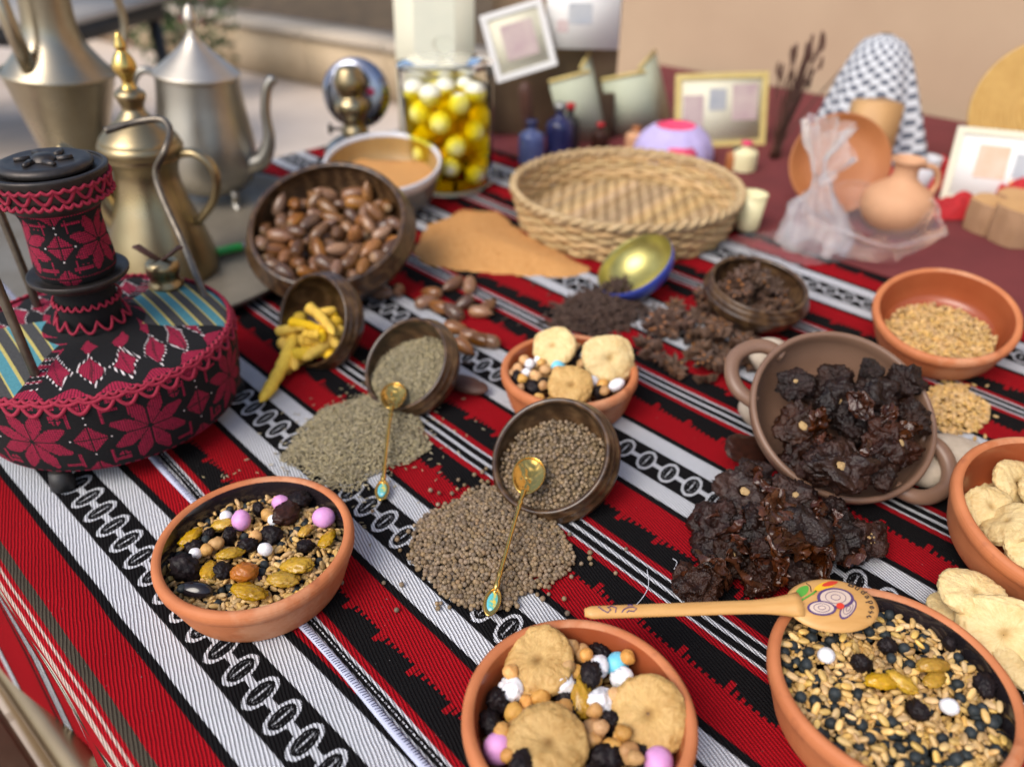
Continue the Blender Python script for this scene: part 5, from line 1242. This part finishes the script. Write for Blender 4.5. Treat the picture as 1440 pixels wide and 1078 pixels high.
# ------------------------------------------------------------------ tin tray and the metal pots
TR = Vector((-.615, 1.135, TZ+.002)); 
tr = mk('tin_tray', *lathe([(0, .0), (.300, .0), (.312, .002), (.322, .010), (.330, .017), (.334, .018), (.333, .0145), (.325, .006), (.314, -.0005), (0, -.001)], 96, lambda a, z: .008*math.sin(3*a+1)+.004*math.sin(7*a)), M['tin']); tr.location = TR; tag(tr, 'large round oxidised tin tray under the metal coffee pots', 'tray')
zt = TZ+.003
def strap(pts, w, th, n=8): return tube(_cr([Vector(p) for p in pts], n), w, 10, flat=th)
def dallah():
    t = thing('brass_coffee_pot', 'small brass coffee pot with curved handle and bulbous finial', 'coffee pot', Vector((-.516, 1.048, zt)), (0, rad(3.5), 0))
    P = [(0, 0), (.066, 0), (.074, .004), (.076, .020), (.073, .036), (.066, .060), (.056, .090), (.047, .118), (.0425, .142), (.043, .156), (.047, .170)]
    MB().add(lathe(smoothprof(P, 4), 64)).obj('body', M['brass'], t)
    MB().add(lathe([(.047, .168), (.050, .170), (.0515, .174), (.050, .178), (.053, .181), (.0545, .186), (.053, .191), (.050, .194)], 64)).obj('collar', M['brass'], t)
    ld = MB().add(lathe(smoothprof([(.051, .193), (.049, .199), (.038, .210), (.026, .220), (.019, .228), (.014, .235), (.0155, .242), (.019, .250), (.0185, .256), (.011, .262)], 4), 48)).obj('lid', M['brass'], t)
    MB().add(lathe(smoothprof([(.010, .261), (.007, .268), (.0085, .274), (.014, .284), (.0145, .292), (.010, .302), (.006, .307), (.0075, .312), (.006, .318), (.0035, .326), (0, .330)], 4), 32)).obj('finial', M['brass_bright'], ld)
    MB().add(strap([(.048, 0, .178), (.072, -.004, .182), (.092, -.006, .170), (.098, -.006, .145), (.088, -.004, .115), (.068, -.002, .090), (.060, 0, .082)], .0085, .7)).obj('handle', M['brass'], t)
    sp_ = _cr([Vector((-.045, -.01, .080)), Vector((-.060, -.016, .110)), Vector((-.066, -.018, .140)), Vector((-.078, -.022, .168)), Vector((-.098, -.028, .186))], 6)
    MB().add(tube(sp_, [.021-.012*i/(len(sp_)-1) for i in range(len(sp_))], 12)).obj('spout', M['brass'], t)
dallah()
def teapot():
    t = thing('silver_teapot', 'tarnished silver teapot with pale conical lid and slender curved spout', 'teapot', Vector((-.545, 1.355, zt)), (0, rad(5), 0))
    P = [(0, .022), (.05, .022), (.066, .030), (.079, .050), (.083, .075), (.082, .105), (.076, .140), (.070, .175), (.067, .205), (.067, .214)]
    MB().add(lathe(smoothprof(P, 4), 64)).obj('body', M['silver'], t)
    ld = MB().add(lathe(smoothprof([(.069, .213), (.070, .217), (.066, .221), (.045, .238), (.024, .256), (.013, .268), (.010, .276)], 4), 56)).obj('lid', M['pewter_light'], t)
    MB().add(lathe(smoothprof([(.008, .275), (.006, .284), (.009, .292), (.011, .300), (.008, .310), (.004, .318), (0, .322)], 4), 28)).obj('knob', M['pewter_light'], ld)
    MB().add(strap([(-.062, 0, .208), (-.086, -.004, .215), (-.104, -.006, .198), (-.106, -.006, .170), (-.094, -.004, .130), (-.086, 0, .095), (-.078, 0, .085)], .008, .8)).obj('handle', M['silver'], t)
    sp_ = _cr([Vector((.070, -.01, .070)), Vector((.100, -.012, .085)), Vector((.114, -.012, .120)), Vector((.112, -.012, .165)), Vector((.118, -.012, .205)), Vector((.130, -.012, .222))], 6)
    MB().add(tube(sp_, [.019-.0105*min(1, i/(len(sp_)*.5)) for i in range(len(sp_))], 12)).obj('spout', M['silver'], t)
    for k in range(3):
        a = rad(-40+120*k); p = lambda r, z: (r*math.cos(a), r*math.sin(a), z)
        MB().add(strap([p(.058, .036), p(.074, .026), p(.070, .012), p(.080, .002)], .006, .9)).obj('foot', M['silver'], t)
teapot()
def ewer():
    t = thing('tall_brass_ewer', 'tall dull brass ewer with wide shoulder and long neck', 'ewer', Vector((-.765, 1.33, zt)), (0, rad(6), 0))
    P = [(0, 0), (.058, 0), (.060, .008), (.050, .018), (.043, .040), (.046, .075), (.056, .115), (.068, .160), (.078, .200), (.082, .218), (.0835, .224), (.080, .229), (.070, .240), (.056, .258), (.045, .276), (.039, .300), (.037, .35), (.038, .40), (.044, .42)]
    MB().add(lathe(smoothprof(P, 3), 64)).obj('body', M['brass_dull'], t)
    MB().add(lathe([(.0835, .219), (.087, .222), (.087, .226), (.083, .229)], 64)).obj('shoulder_ring', M['brass_dull'], t)
    MB().add(tube([(-.010, -.062, .232), (-.020, -.072, .30), (-.032, -.080, .40)], [.0125, .011, .0095], 12)).obj('spout', M['brass_dull'], t)
    MB().add(strap([(.030, .03, .39), (.075, .05, .37), (.092, .06, .30), (.080, .04, .225)], .008, .8)).obj('handle', M['brass_dull'], t)
ewer()
lt = thing('green_lighter', 'bright green plastic lighter lying on the tin tray', 'lighter', W(318, 351, .011), (0, 0, rad(32))); lt.scale = (1.25, 1.3, 1.3)
MB().add(tube([(-.026, 0, 0), (-.025, 0, 0), (.018, 0, 0), (.019, 0, 0)], [.006, .0072, .0072, .0066], 14, flat=.65)).obj('barrel', M['green'], lt)
MB().add(tube([(.019, 0, 0), (.030, 0, 0)], [.0058, .0052], 12, flat=.7)).obj('cap', M['grey_metal'], lt)

# ------------------------------------------------------------------ pan of spice, jar, lamp
def pan():
    c = Vector((-.222, 1.31, TZ+.085)); n = Vector((.02, -.20, .98)); r = .101; dp = .062
    t = thing('enamel_pan', 'white rimmed enamel pan of tan ground spice behind the acorn bowl', 'pan', c); t.matrix_world = frame2(c, n)
    MB().add(lathe([(0, -dp), (r*.80, -dp), (r*.86, -dp+.006), (r*.93, -.014), (r*.94, -.012)], 64)).obj('body', M['grey_metal'], t)
    MB().add(lathe([(r*.935, -.018), (r*.97, -.014), (r*1.0, -.004), (r, .001), (r*.975, .003), (r*.945, .001), (r*.93, -.004)], 64)).obj('rim', M['enamel_white'], t)
    MB().add(lathe([(r*.935, -.003), (r*.90, -.02), (r*.82, -dp+.008), (0, -dp+.006)], 64)).obj('lining', M['tan_paint'], t)
    MB().add(tube([(-r*.93, .02, -.008), (-r*1.1, .02, -.010), (-r*1.16, 0, -.011), (-r*1.1, -.02, -.010), (-r*.93, -.02, -.008)], .004, 8)).obj('handle', M['black'], t)
    V, F = lathe([(0, 0), (.02, .0), (.05, 0), (.075, 0), (.088, 0)], 48)
    V = [(x, y, -.022-.20*y+.004*mn.noise(Vector((x*25, y*25, 1)))) for x, y, z in V]; V = [(x*.96, min(y, .075)*.96, max(z, -.052)) for x, y, z in V]
    o = mk('ground_spice', V, F, M['tan_powder']); o.matrix_world = frame2(c, n); tag(o, 'level fill of tan ground spice inside the white rimmed pan', 'spice')
pan()
def glassmat(name, col, ior=1.45, rough=.02, trans=1.0, alpha=None):
    m, nt, b = new_mat(name); b.inputs['Base Color'].default_value = (*col, 1); b.inputs['Transmission Weight'].default_value = trans; b.inputs['IOR'].default_value = ior; b.inputs['Roughness'].default_value = rough
    if alpha is not None: b.inputs['Alpha'].default_value = alpha
    return m
M['glass'] = glassmat('clear_glass', (.98, .99, .98), 1.06, .01)
def oil_mat():
    m, nt, b = new_mat('yellow_oil'); b.inputs['Base Color'].default_value = (.99, .95, .55, 1); b.inputs['Transmission Weight'].default_value = 1; b.inputs['IOR'].default_value = 1.04; b.inputs['Roughness'].default_value = 0
    v = nt.nodes.new('ShaderNodeVolumeAbsorption'); v.inputs['Color'].default_value = (.995, .95, .04, 1); v.inputs['Density'].default_value = 95
    nt.links.new(v.outputs[0], nt.nodes['Material Output'].inputs['Volume']); return m
M['oil'] = oil_mat()
def jar():
    t = thing('glass_jar', 'tall clear glass jar of white balls in yellow oil with glass lid', 'jar', Vector((-.118, 1.435, TZ+.002)))
    P = [(0, 0), (.074, 0), (.079, .004), (.080, .02), (.081, .10), (.0825, .19), (.084, .215), (.082, .217), (.0805, .212), (.0785, .10), (.0765, .010), (.070, .007), (0, .007)]
    MB().add(lathe(P, 64)).obj('glass_body', M['glass'], t)
    ld = MB().add(lathe([(0, .226), (.03, .226), (.07, .223), (.0855, .218), (.0855, .214), (.07, .2185), (.03, .222), (0, .222)], 56)).obj('lid', M['glass'], t)
    MB().add(lathe(smoothprof([(.006, .226), (.007, .232), (.014, .238), (.019, .246), (.017, .254), (.008, .259), (0, .260)], 3), 28)).obj('knob', M['glass'], ld)
    oil = MB().add(lathe([(0, .0078), (.0745, .0078), (.0755, .012), (.0772, .10), (.0782, .176), (0, .176)], 56)).obj('oil', M['oil'])
    oil.location = t.location; tag(oil, 'clear yellow oil filling the tall glass jar', 'oil')
    pos = []; k = 0; rb = .0195
    me = MB().add(blob(3, (rb, rb, rb*.95), .03, 2, 5, False, amp2=.05)).mesh('cheese_ball', M['labneh'])
    while k < 9000 and len(pos) < 44:
        k += 1; a = random.uniform(0, 6.283); q = (.0768-rb)*(1 if random.random() < .7 else random.random()); z = .026+.148*random.random(); p = Vector((q*math.cos(a), q*math.sin(a), z))
        if all((p-o_).length > rb*1.95 for o_ in pos): pos.append(p)
    for p in pos: item('cheese_ball', me, t.location+p, 'round white ball in the yellow oil of the tall glass jar', 'cheese ball', 'white balls in the glass jar')
jar()
def lamp():
    t = thing('oil_lamp', 'old metal oil lamp with round mirror reflector beside the glass jar', 'lamp', Vector((-.30, 1.49, TZ+.002)))
    MB().add(lathe(smoothprof([(0, 0), (.052, 0), (.060, .006), (.064, .03), (.058, .055), (.040, .070), (.024, .078)], 3), 48)).obj('tank', M['silver'], t)
    MB().add(lathe(smoothprof([(.022, .076), (.026, .084), (.020, .098), (.024, .11), (.033, .125), (.031, .14), (.022, .148), (.026, .158), (.030, .172), (.025, .190), (.018, .200), (0, .203)], 3), 40)).obj('burner', M['brass'], t)
    rf = MB().add(lathe([(0, .004), (.04, .003), (.060, -.001), (.064, .001), (.063, .004), (.04, .0065), (0, .007)], 48)).obj('reflector', M['mirror'] if 'mirror' in M else M['grey_metal'], t); rf.location = (.004, .034, .145); rf.rotation_euler = (rad(80), 0, 0)
    MB().add(tube([(0, .01, .08), (.004, .036, .10), (.004, .04, .145)], .003, 8)).obj('bracket', M['iron'], t)
    MB().add(tube([(-.024, 0, .088), (-.045, 0, .088)], [.003, .003], 8)).add(lathe([(0, -.002), (.010, -.002), (.010, .002), (0, .002)], 16), Matrix.Translation((-.047, 0, .088)) @ Matrix.Rotation(rad(90), 4, 'Y')).obj('wick_knob', M['iron'], t)
    MB().add(blob(2, (.008, .008, .008), .02, 2, 1, False)).obj('red_bead', M['hotpink'], t).location = (.032, .022, .150)
M['mirror'] = pm('old_mirror', (.36, .38, .44), (.2, .21, .26), .18, 1, scale=20)
lamp()

# ------------------------------------------------------------------ plastic bags
M['film'] = glassmat('clear_plastic_film', (.95, .95, .97), 1.12, .18, .9, .62)
M['film_white'] = glassmat('milky_plastic_film', (.95, .96, .98), 1.25, .12, .65, .45)
def crumple(base, amp, f, seed):
    V, F = base; return [Vector(v)+Vector((mn.noise(Vector(v)*f+Vector((seed, 0, 0))), mn.noise(Vector(v)*f+Vector((0, seed, 5))), mn.noise(Vector(v)*f+Vector((3, 9, seed)))))*amp for v in V], F
def bag():
    t = thing('plastic_bag', 'knotted milky plastic bag with twisted neck standing on the cloth', 'bag', Vector((.475, 1.13, TZ+.002))); t.scale = (.80, .80, 1.05)
    P = smoothprof([(.030, .002), (.056, .006), (.062, .028), (.046, .060), (.026, .085), (.013, .105), (.010, .118), (.018, .140), (.034, .170), (.040, .186)], 4)
    V, F = lathe(P, 60, lambda a, z: .22*math.sin(9*a+z*40)*(1 if z > .05 else .4)+.10*math.sin(17*a))
    V, F = crumple((V, F), .012, 28, 3); V = [Vector((v.x-.25*v.z*(v.z > .06)*.6-.0, v.y, v.z)) for v in V]
    mk('film_body', V, F, M['film_white'], t)
    pts = _cr([Vector((-.016, 0, .102)), Vector((-.004, -.013, .108)), Vector((.010, -.002, .113)), Vector((-.002, .011, .110)), Vector((-.016, 0, .106))], 5); MB().add(tube(pts, .006, 8)).obj('knot', M['film_white'], t)
    fl_ = crumple(lathe([(.001, 0), (.012, .03), (.020, .06)], 14, lambda a, z: .5*math.sin(3*a)), .008, 40, 7); o = mk('film_tail', fl_[0], fl_[1], M['film_white'], t); o.location = (-.014, 0, .11); o.rotation_euler = (.3, .7, 0)
bag()
def tub():
    t = thing('clear_plastic_tub', 'crumpled clear plastic tub lying open behind the wheat bowl', 'tub', Vector((.560, 1.150, TZ+.004)), (rad(4), 0, 0))
    P = smoothprof([(.0, .002), (.055, .002), (.078, .010), (.092, .030), (.103, .048), (.108, .052), (.104, .055)], 4)
    V, F = crumple(lathe(P, 72, lambda a, z: .05*math.sin(6*a)*z/.05+.02*math.sin(13*a)), .010, 24, 11); mk('film_shell', V, F, M['film'], t)
    MB().add(tube([Vector((.106*(1+.05*math.sin(6*a))*math.cos(a), .106*(1+.05*math.sin(6*a))*math.sin(a), .054+.004*math.sin(5*a))) for a in [i*2*math.pi/80 for i in range(80)]], .0018, 8, True)).obj('rolled_rim', M['film'], t)
tub()
V, F = [], []
for i in range(26):
    for j in range(20): x, y = (i/25-.5)*.20, (j/19-.5)*.13; V.append(Vector((x, y, .006+.012*abs(mn.noise(Vector((x*22, y*22, 1))))+.006*mn.noise(Vector((x*60, y*60, 4)))))); 
for i in range(25):
    for j in range(19): F.append((i*20+j, (i+1)*20+j, (i+1)*20+j+1, i*20+j+1))
o = mk('plastic_sheet', V, F, M['film']); o.location = W(1120, 352, .0); o.rotation_euler = (0, 0, .3); tag(o, 'crumpled piece of clear plastic film at the foot of the knotted bag', 'plastic')

# ------------------------------------------------------------------ things at the back of the table
def check_mat():
    m, nt, b = new_mat('black_white_check'); tc = nt.nodes.new('ShaderNodeTexCoord'); sp = nt.nodes.new('ShaderNodeSeparateXYZ'); nt.links.new(tc.outputs['UV'], sp.inputs[0])
    u, v = X(nt, sp.outputs[0]), X(nt, sp.outputs[1]); f = ((u*90+v*6).sin()*(v*75).sin()).gt(.1)
    nt.links.new(mixc(nt, f, (.52, .54, .57), (.09, .10, .13)), b.inputs['Base Color']); b.inputs['Roughness'].default_value = .9; return m
def scarf():
    t = thing('checked_scarf', 'black and white checked scarf draped over a wooden stand', 'scarf', W(1200, 236, 0.003))
    na, nz = 60, 26; V = []; F = []; uv = []
    for i in range(nz):
        s = i/(nz-1); r = .030+.080*s**.75; z = .225-.215*s+(.012*math.cos(s*3))
        for j in range(na):
            a = rad(360)*j/(na-1); k = 1+.16*s*math.sin(7*a+1.5*s)+.07*math.sin(13*a+1)*s-.25*s*math.exp(-((((a+rad(52)) % 6.283)-4.6)/.35)**2); V.append((r*k*math.cos(a)*1.0, r*k*math.sin(a)*.8, z+.01*math.sin(5*a)*s)); uv.append((j/na*1.0, s))
    for j in range(na): a = rad(360)*j/(na-1); V.append((0.008*math.cos(a), .008*math.sin(a), .248)); uv.append((j/na, -.1))
    for i in range(nz-1):
        for j in range(na-1): F.append((i*na+j, i*na+j+1, (i+1)*na+j+1, (i+1)*na+j))
    for j in range(na-1): F.append((nz*na+j, nz*na+j+1, j+1, j))
    o = mk('cloth', V, F, check_mat(), t); l = o.data.uv_layers.new()
    for k, lp in enumerate(o.data.loops): l.data[k].uv = uv[lp.vertex_index]
    o.rotation_euler = (0, 0, rad(-52)); o.scale = (1.2, 1.2, 1.0)
    MB().add(lathe([(0, 0), (.05, 0), (.05, .012), (.012, .016), (.012, .20), (.024, .22), (.018, .236), (0, .24)], 20)).obj('stand', M['lightwood'], t)
scarf()
def board(name, label, cat, px, py, w, h, yaw, lean, mat, frame_mat=None, prints=(), th=.006, roll=0.0):
    """upright panel whose foot stands at the pixel; yaw 0 faces the camera side"""
    p = W(px, py, .004); t = thing(name, label, cat, p, (rad(-lean), rad(roll), rad(yaw)))
    MB().add(box(-w/2, w/2, 0, th, 0, h, .0012)).obj('panel', mat, t)
    if frame_mat:
        e = .010
        for b_ in (box(-w/2-.002, w/2+.002, -.003, th*.7, h-e, h+.002), box(-w/2-.002, w/2+.002, -.003, th*.7, -.002, e), box(-w/2-.002, -w/2+e, -.003, th*.7, e, h-e), box(w/2-e, w/2+.002, -.003, th*.7, e, h-e)): MB().add(b_).obj('frame_rail', frame_mat, t, False)
    for (x0, x1, z0, z1, m_) in prints: MB().add(box(-w/2+x0*w, -w/2+x1*w, -.0012, .001, z0*h, z1*h)).obj('print', m_, t, False)
    return t
board('picture_card', 'tall cream card panel standing behind the glass jar', 'card', 615, 205, .165, .40, -6, 8, M['card'], None, [(.24, .76, .35, .8, M['card_pale'])])
board('framed_picture', 'tilted cream framed picture with mauve print mounted on the brown backdrop panel', 'picture', 740, 206, .125, .125, 10, 14, M['card'], M['paper'], [(.25, .78, .25, .78, M['print_mauve'])], roll=-14).location.z += .15
board('picture_card', 'white paper sheet with a grey emblem fixed to the brown backdrop panel', 'card', 812, 200, .150, .155, -4, 10, M['paper'], None, [(.3, .62, .3, .55, M['print_grey']), (.15, .3, .2, .35, M['print_mauve'])]).location.z += .19
board('shaded_backdrop_panel', 'tall brown panel added for the shaded backdrop at the wall end behind the jar', 'board', 775, 192, .27, .40, -10, 5, M['shade_and_seat'], None, [], .014)  # added panel: its dull brown stands in for the shadowed backdrop
def folded(label, px, py, w, h, yaw, rollv):
    t = thing('folded_card', label, 'card', W(px, py, .004), (0, rad(rollv), rad(yaw)))
    for s in (-1, 1):
        o = MB().add(box(0, w, -.0015, .0015, 0, h, .0006)).obj('leaf', M['card_green'], t); o.rotation_euler = (rad(-6), 0, rad(35) if s > 0 else rad(145))
        e = MB().add(box(0, w, -.0022, .0022, h, h+.008, .0005)).obj('gilded_edge', M['card_yellow'], o)
folded('pale green folded card with yellow edge standing by the dark bottles', 848, 200, .085, .165, 35, -18)
folded('pale green folded card with yellow edge beside the cream picture', 922, 192, .095, .15, 25, -16)
board('framed_picture', 'cream rectangular picture with two mauve prints leaning on the wall', 'picture', 1012, 205, .20, .145, 8, 16, M['card'], M['card_yellow'], [(.08, .30, .25, .72, M['print_mauve']), (.62, .9, .35, .85, M['print_mauve']), (.36, .55, .5, .8, M['print_grey'])])
board('framed_picture', 'white framed picture with orange and grey print beside the logs', 'picture', 1410, 290, .20, .125, -22, 22, M['paper'], M['card'], [(.2, .45, .35, .8, M['print_orange']), (.5, .72, .4, .72, M['print_grey']), (.5, .85, .15, .35, M['ink_yellow'])])
def stick(label, A, B, r, mat, name='wooden_club'):
    o = MB().add(tube(_cr([A, A.lerp(B, .3), A.lerp(B, .75), B], 4), [r*.5, r*.5, r*.55, r*.6, r*.65, r*.75, r*.9, r, r*1.05, r*1.05, r, r*.85, r*.3], 12)).obj(name, mat); return tag(o, label, 'club')
mb = MB(); p0 = W(1088, 222, .004)
for k in range(26):
    e = Vector((random.gauss(.030, .030), random.gauss(.02, .02), random.uniform(.13, .235))); q0 = Vector((random.gauss(0, .006), random.gauss(0, .006), 0))
    mb.add(tube(_cr([q0, q0+e*.5+Vector((random.gauss(0, .006), 0, .01)), q0+e], 4), [.0016]*9, 5)); mb.add(([(v.x*.0035+q0.x+e.x, v.y*.0035+q0.y+e.y, v.z*.013+q0.z+e.z) for v in ico(2)[0]], ico(2)[1]))
ds = mb.obj('dried_bouquet', M['darkwood']); ds.location = p0; tag(ds, 'bouquet of dark reddish dried stems by the cream picture', 'dried bouquet')
stick('thin reddish stick standing in front of the brown backdrop panel', W(745, 222, .004), W(745, 222, .004)+Vector((-.012, .0, .15)), .013, M['darkwood'])
def bottle(label, px, py, r, h, mat, cap):
    t = thing('small_bottle', label, 'bottle', W(px, py, .004))
    MB().add(lathe(smoothprof([(0, 0), (r*.9, 0), (r, r*.15), (r, h*.55), (r*.85, h*.68), (r*.38, h*.76), (r*.36, h*.9)], 3), 28)).obj('body', mat, t)
    MB().add(lathe([(0, h*.88), (r*.45, h*.88), (r*.45, h), (0, h)], 20)).obj('cap', cap, t)
bottle('squat blue glass bottle beside the reddish stick', 747, 228, .026, .085, M['bluegrey'], M['navy'])
bottle('dark navy bottle with grey cap in front of the green card', 786, 222, .028, .11, M['navy'], M['grey_metal'])
bottle('small dark bottle with red cap below the green card', 800, 214, .020, .10, M['black'], M['red_cloth'])
bottle('small reddish bottle between the two green cards', 843, 210, .018, .055, M['raisin_brown'], M['red_cloth'])
bottle('small orange jar beside the lavender pouch', 893, 208, .022, .045, M['clay_pale'], M['clay_orange'])
bottle('tiny yellow jar with pink lid behind the plastic bag', 1045, 238, .024, .055, M['ivory'], M['hotpink'])
bottle('tiny amber jar beside the pink lidded jar', 1032, 236, .018, .042, M['clay_orange'], M['black'])
def pouch():
    t = thing('lavender_pouch', 'lavender round fabric pouch with pink lining behind the basket', 'pouch', W(945, 226, .004))
    MB().add(lathe(smoothprof([(0, .0), (.070, .002), (.080, .020), (.070, .048), (.048, .068), (.040, .072)], 4), 40, lambda a, z: .03*math.sin(12*a))).obj('shell', M['lavender'], t)
    MB().add(lathe([(.041, .071), (.030, .064), (0, .060)], 32)).obj('lining', M['hotpink'], t)
    MB().add(box(-.030, .030, -.083, -.060, .012, .046, .006)).obj('front_patch', M['hotpink'], t)
pouch()
dsh = thing('clay_dish', 'orange brown clay dish standing on edge against a wooden block', 'dish', W(1165, 292, .004)); r = .082
o = MB().add(lathe(smoothprof([(0, -.020), (r*.5, -.020), (r*.8, -.012), (r, .004), (r*.98, .008), (r*.93, .005), (r*.7, -.008), (r*.4, -.013), (0, -.014)], 3), 56)).obj('body', M['clay_orange'], dsh); o.location = (0, .0, r*.96); o.rotation_euler = (rad(66), 0, rad(-12))
MB().add(lathe([(r*.42, -.0205), (r*.42, -.026), (r*.36, -.026), (r*.36, -.0205)], 40)).obj('foot_ring', M['clay_orange'], o)
wbk = MB().add(box(-.036, .036, -.03, .03, 0, .155, .004)).obj('wooden_block', M['lightwood']); wbk.location = W(1205, 262, .004); wbk.rotation_euler = (0, 0, .2); tag(wbk, 'upright light wooden block behind the clay dish', 'block')
cj = thing('clay_jar', 'pale round clay jar with narrow neck beside the plastic tub', 'jar', W(1252, 318, .004))
MB().add(lathe(smoothprof([(0, 0), (.030, 0), (.048, .014), (.056, .036), (.050, .058), (.030, .074), (.020, .084), (.019, .10), (.026, .112), (.022, .112), (.014, .098)], 4), 44)).obj('body', M['clay_pale'], cj)
MB().add(strap([(.022, 0, .102), (.045, 0, .098), (.056, 0, .075), (.050, 0, .056)], .006, .8)).obj('handle', M['clay_pale'], cj)
def cup(label, px, py, r, h, mat):
    t = thing('small_cup', label, 'cup', W(px, py, .004)); MB().add(lathe([(0, 0), (r*.7, 0), (r*.78, h*.1), (r, h), (r*.93, h), (r*.7, h*.12), (0, h*.1)], 28)).obj('body', mat, t); MB().add(lathe([(r*.95, h*.97), (r*1.04, h*.99), (r*1.04, h*1.02), (r*.92, h*1.02)], 28)).obj('lip', mat, t)
cup('small pale lavender cup behind the round clay jar', 1291, 262, .028, .055, M['enamel_white'])
cup('ivory candle cup at the right edge of the basket', 1050, 322, .024, .060, M['ivory'])
def rag(label, px, py, w, d, h, seed, mat):
    V = []; F = []; n = 18
    for i in range(n):
        for j in range(n):
            x, y = (i/(n-1)-.5), (j/(n-1)-.5); e = max(0, 1-4*max(x*x, y*y)); V.append((x*w*(1+.2*mn.noise(Vector((x*3, y*3, seed)))), y*d, .002+h*(e**.6)*(.55+.8*abs(mn.noise(Vector((x*4, y*4, seed+3)))))))
    for i in range(n-1):
        for j in range(n-1): F.append((i*n+j, (i+1)*n+j, (i+1)*n+j+1, i*n+j+1))
    o = mk('red_fabric', V, F, mat); o.location = W(px, py, .003); return tag(o, label, 'fabric')
rag('crumpled red fabric between clay dish and clay jar', 1228, 262, .13, .10, .05, 1, M['red_cloth'])
rag('red fabric heaped beside the pale lavender cup', 1325, 258, .09, .09, .07, 2, M['red_cloth'])
rag('red ribbon bundle in front of the white framed picture', 1345, 300, .11, .07, .035, 3, M['red_cloth'])
rag('red cloth laid on top of the logs by the picture', 1428, 288, .10, .08, .06, 5, M['red_cloth'])
def log(label, px, py, r, h):
    t = thing('log_slice', label, 'log', W(px, py, .004)); MB().add(lathe([(r*.98, 0), (r*1.02, h*.4), (r, h*.97), (r*.97, h)], 32, lambda a, z: .05*math.sin(5*a)+.03*math.sin(11*a))).obj('bark', M['log'], t)
    MB().add(lathe([(0, h*1.002), (r*.5, h*1.004), (r*.97, h)], 32, lambda a, z: .05*math.sin(5*a)+.03*math.sin(11*a))).obj('cut_face', M['lightwood'], t)
log('short log slice standing left of the taller one', 1385, 322, .034, .050); log('taller log slice at the right edge near the wheat bowl', 1422, 338, .036, .058); log('log slice half hidden behind the other two logs', 1420, 318, .034, .055)
st_ = thing('straw_tray', 'round golden straw tray leaning upright against the beige wall', 'tray', W(1452, 258, .004)); 
for k in range(13):
    rr = .008+.0098*k; o = MB().add(tube([Vector((rr*math.cos(a), rr*math.sin(a), 0)) for a in [i*2*math.pi/56 for i in range(56)]], .0056, 6, True)).obj('straw_coil', M['straw_gold'] if 'straw_gold' in M else M['lightwood'], st_)
    o.location = (0, .03, .125); o.rotation_euler = (rad(70), 0, rad(-25))
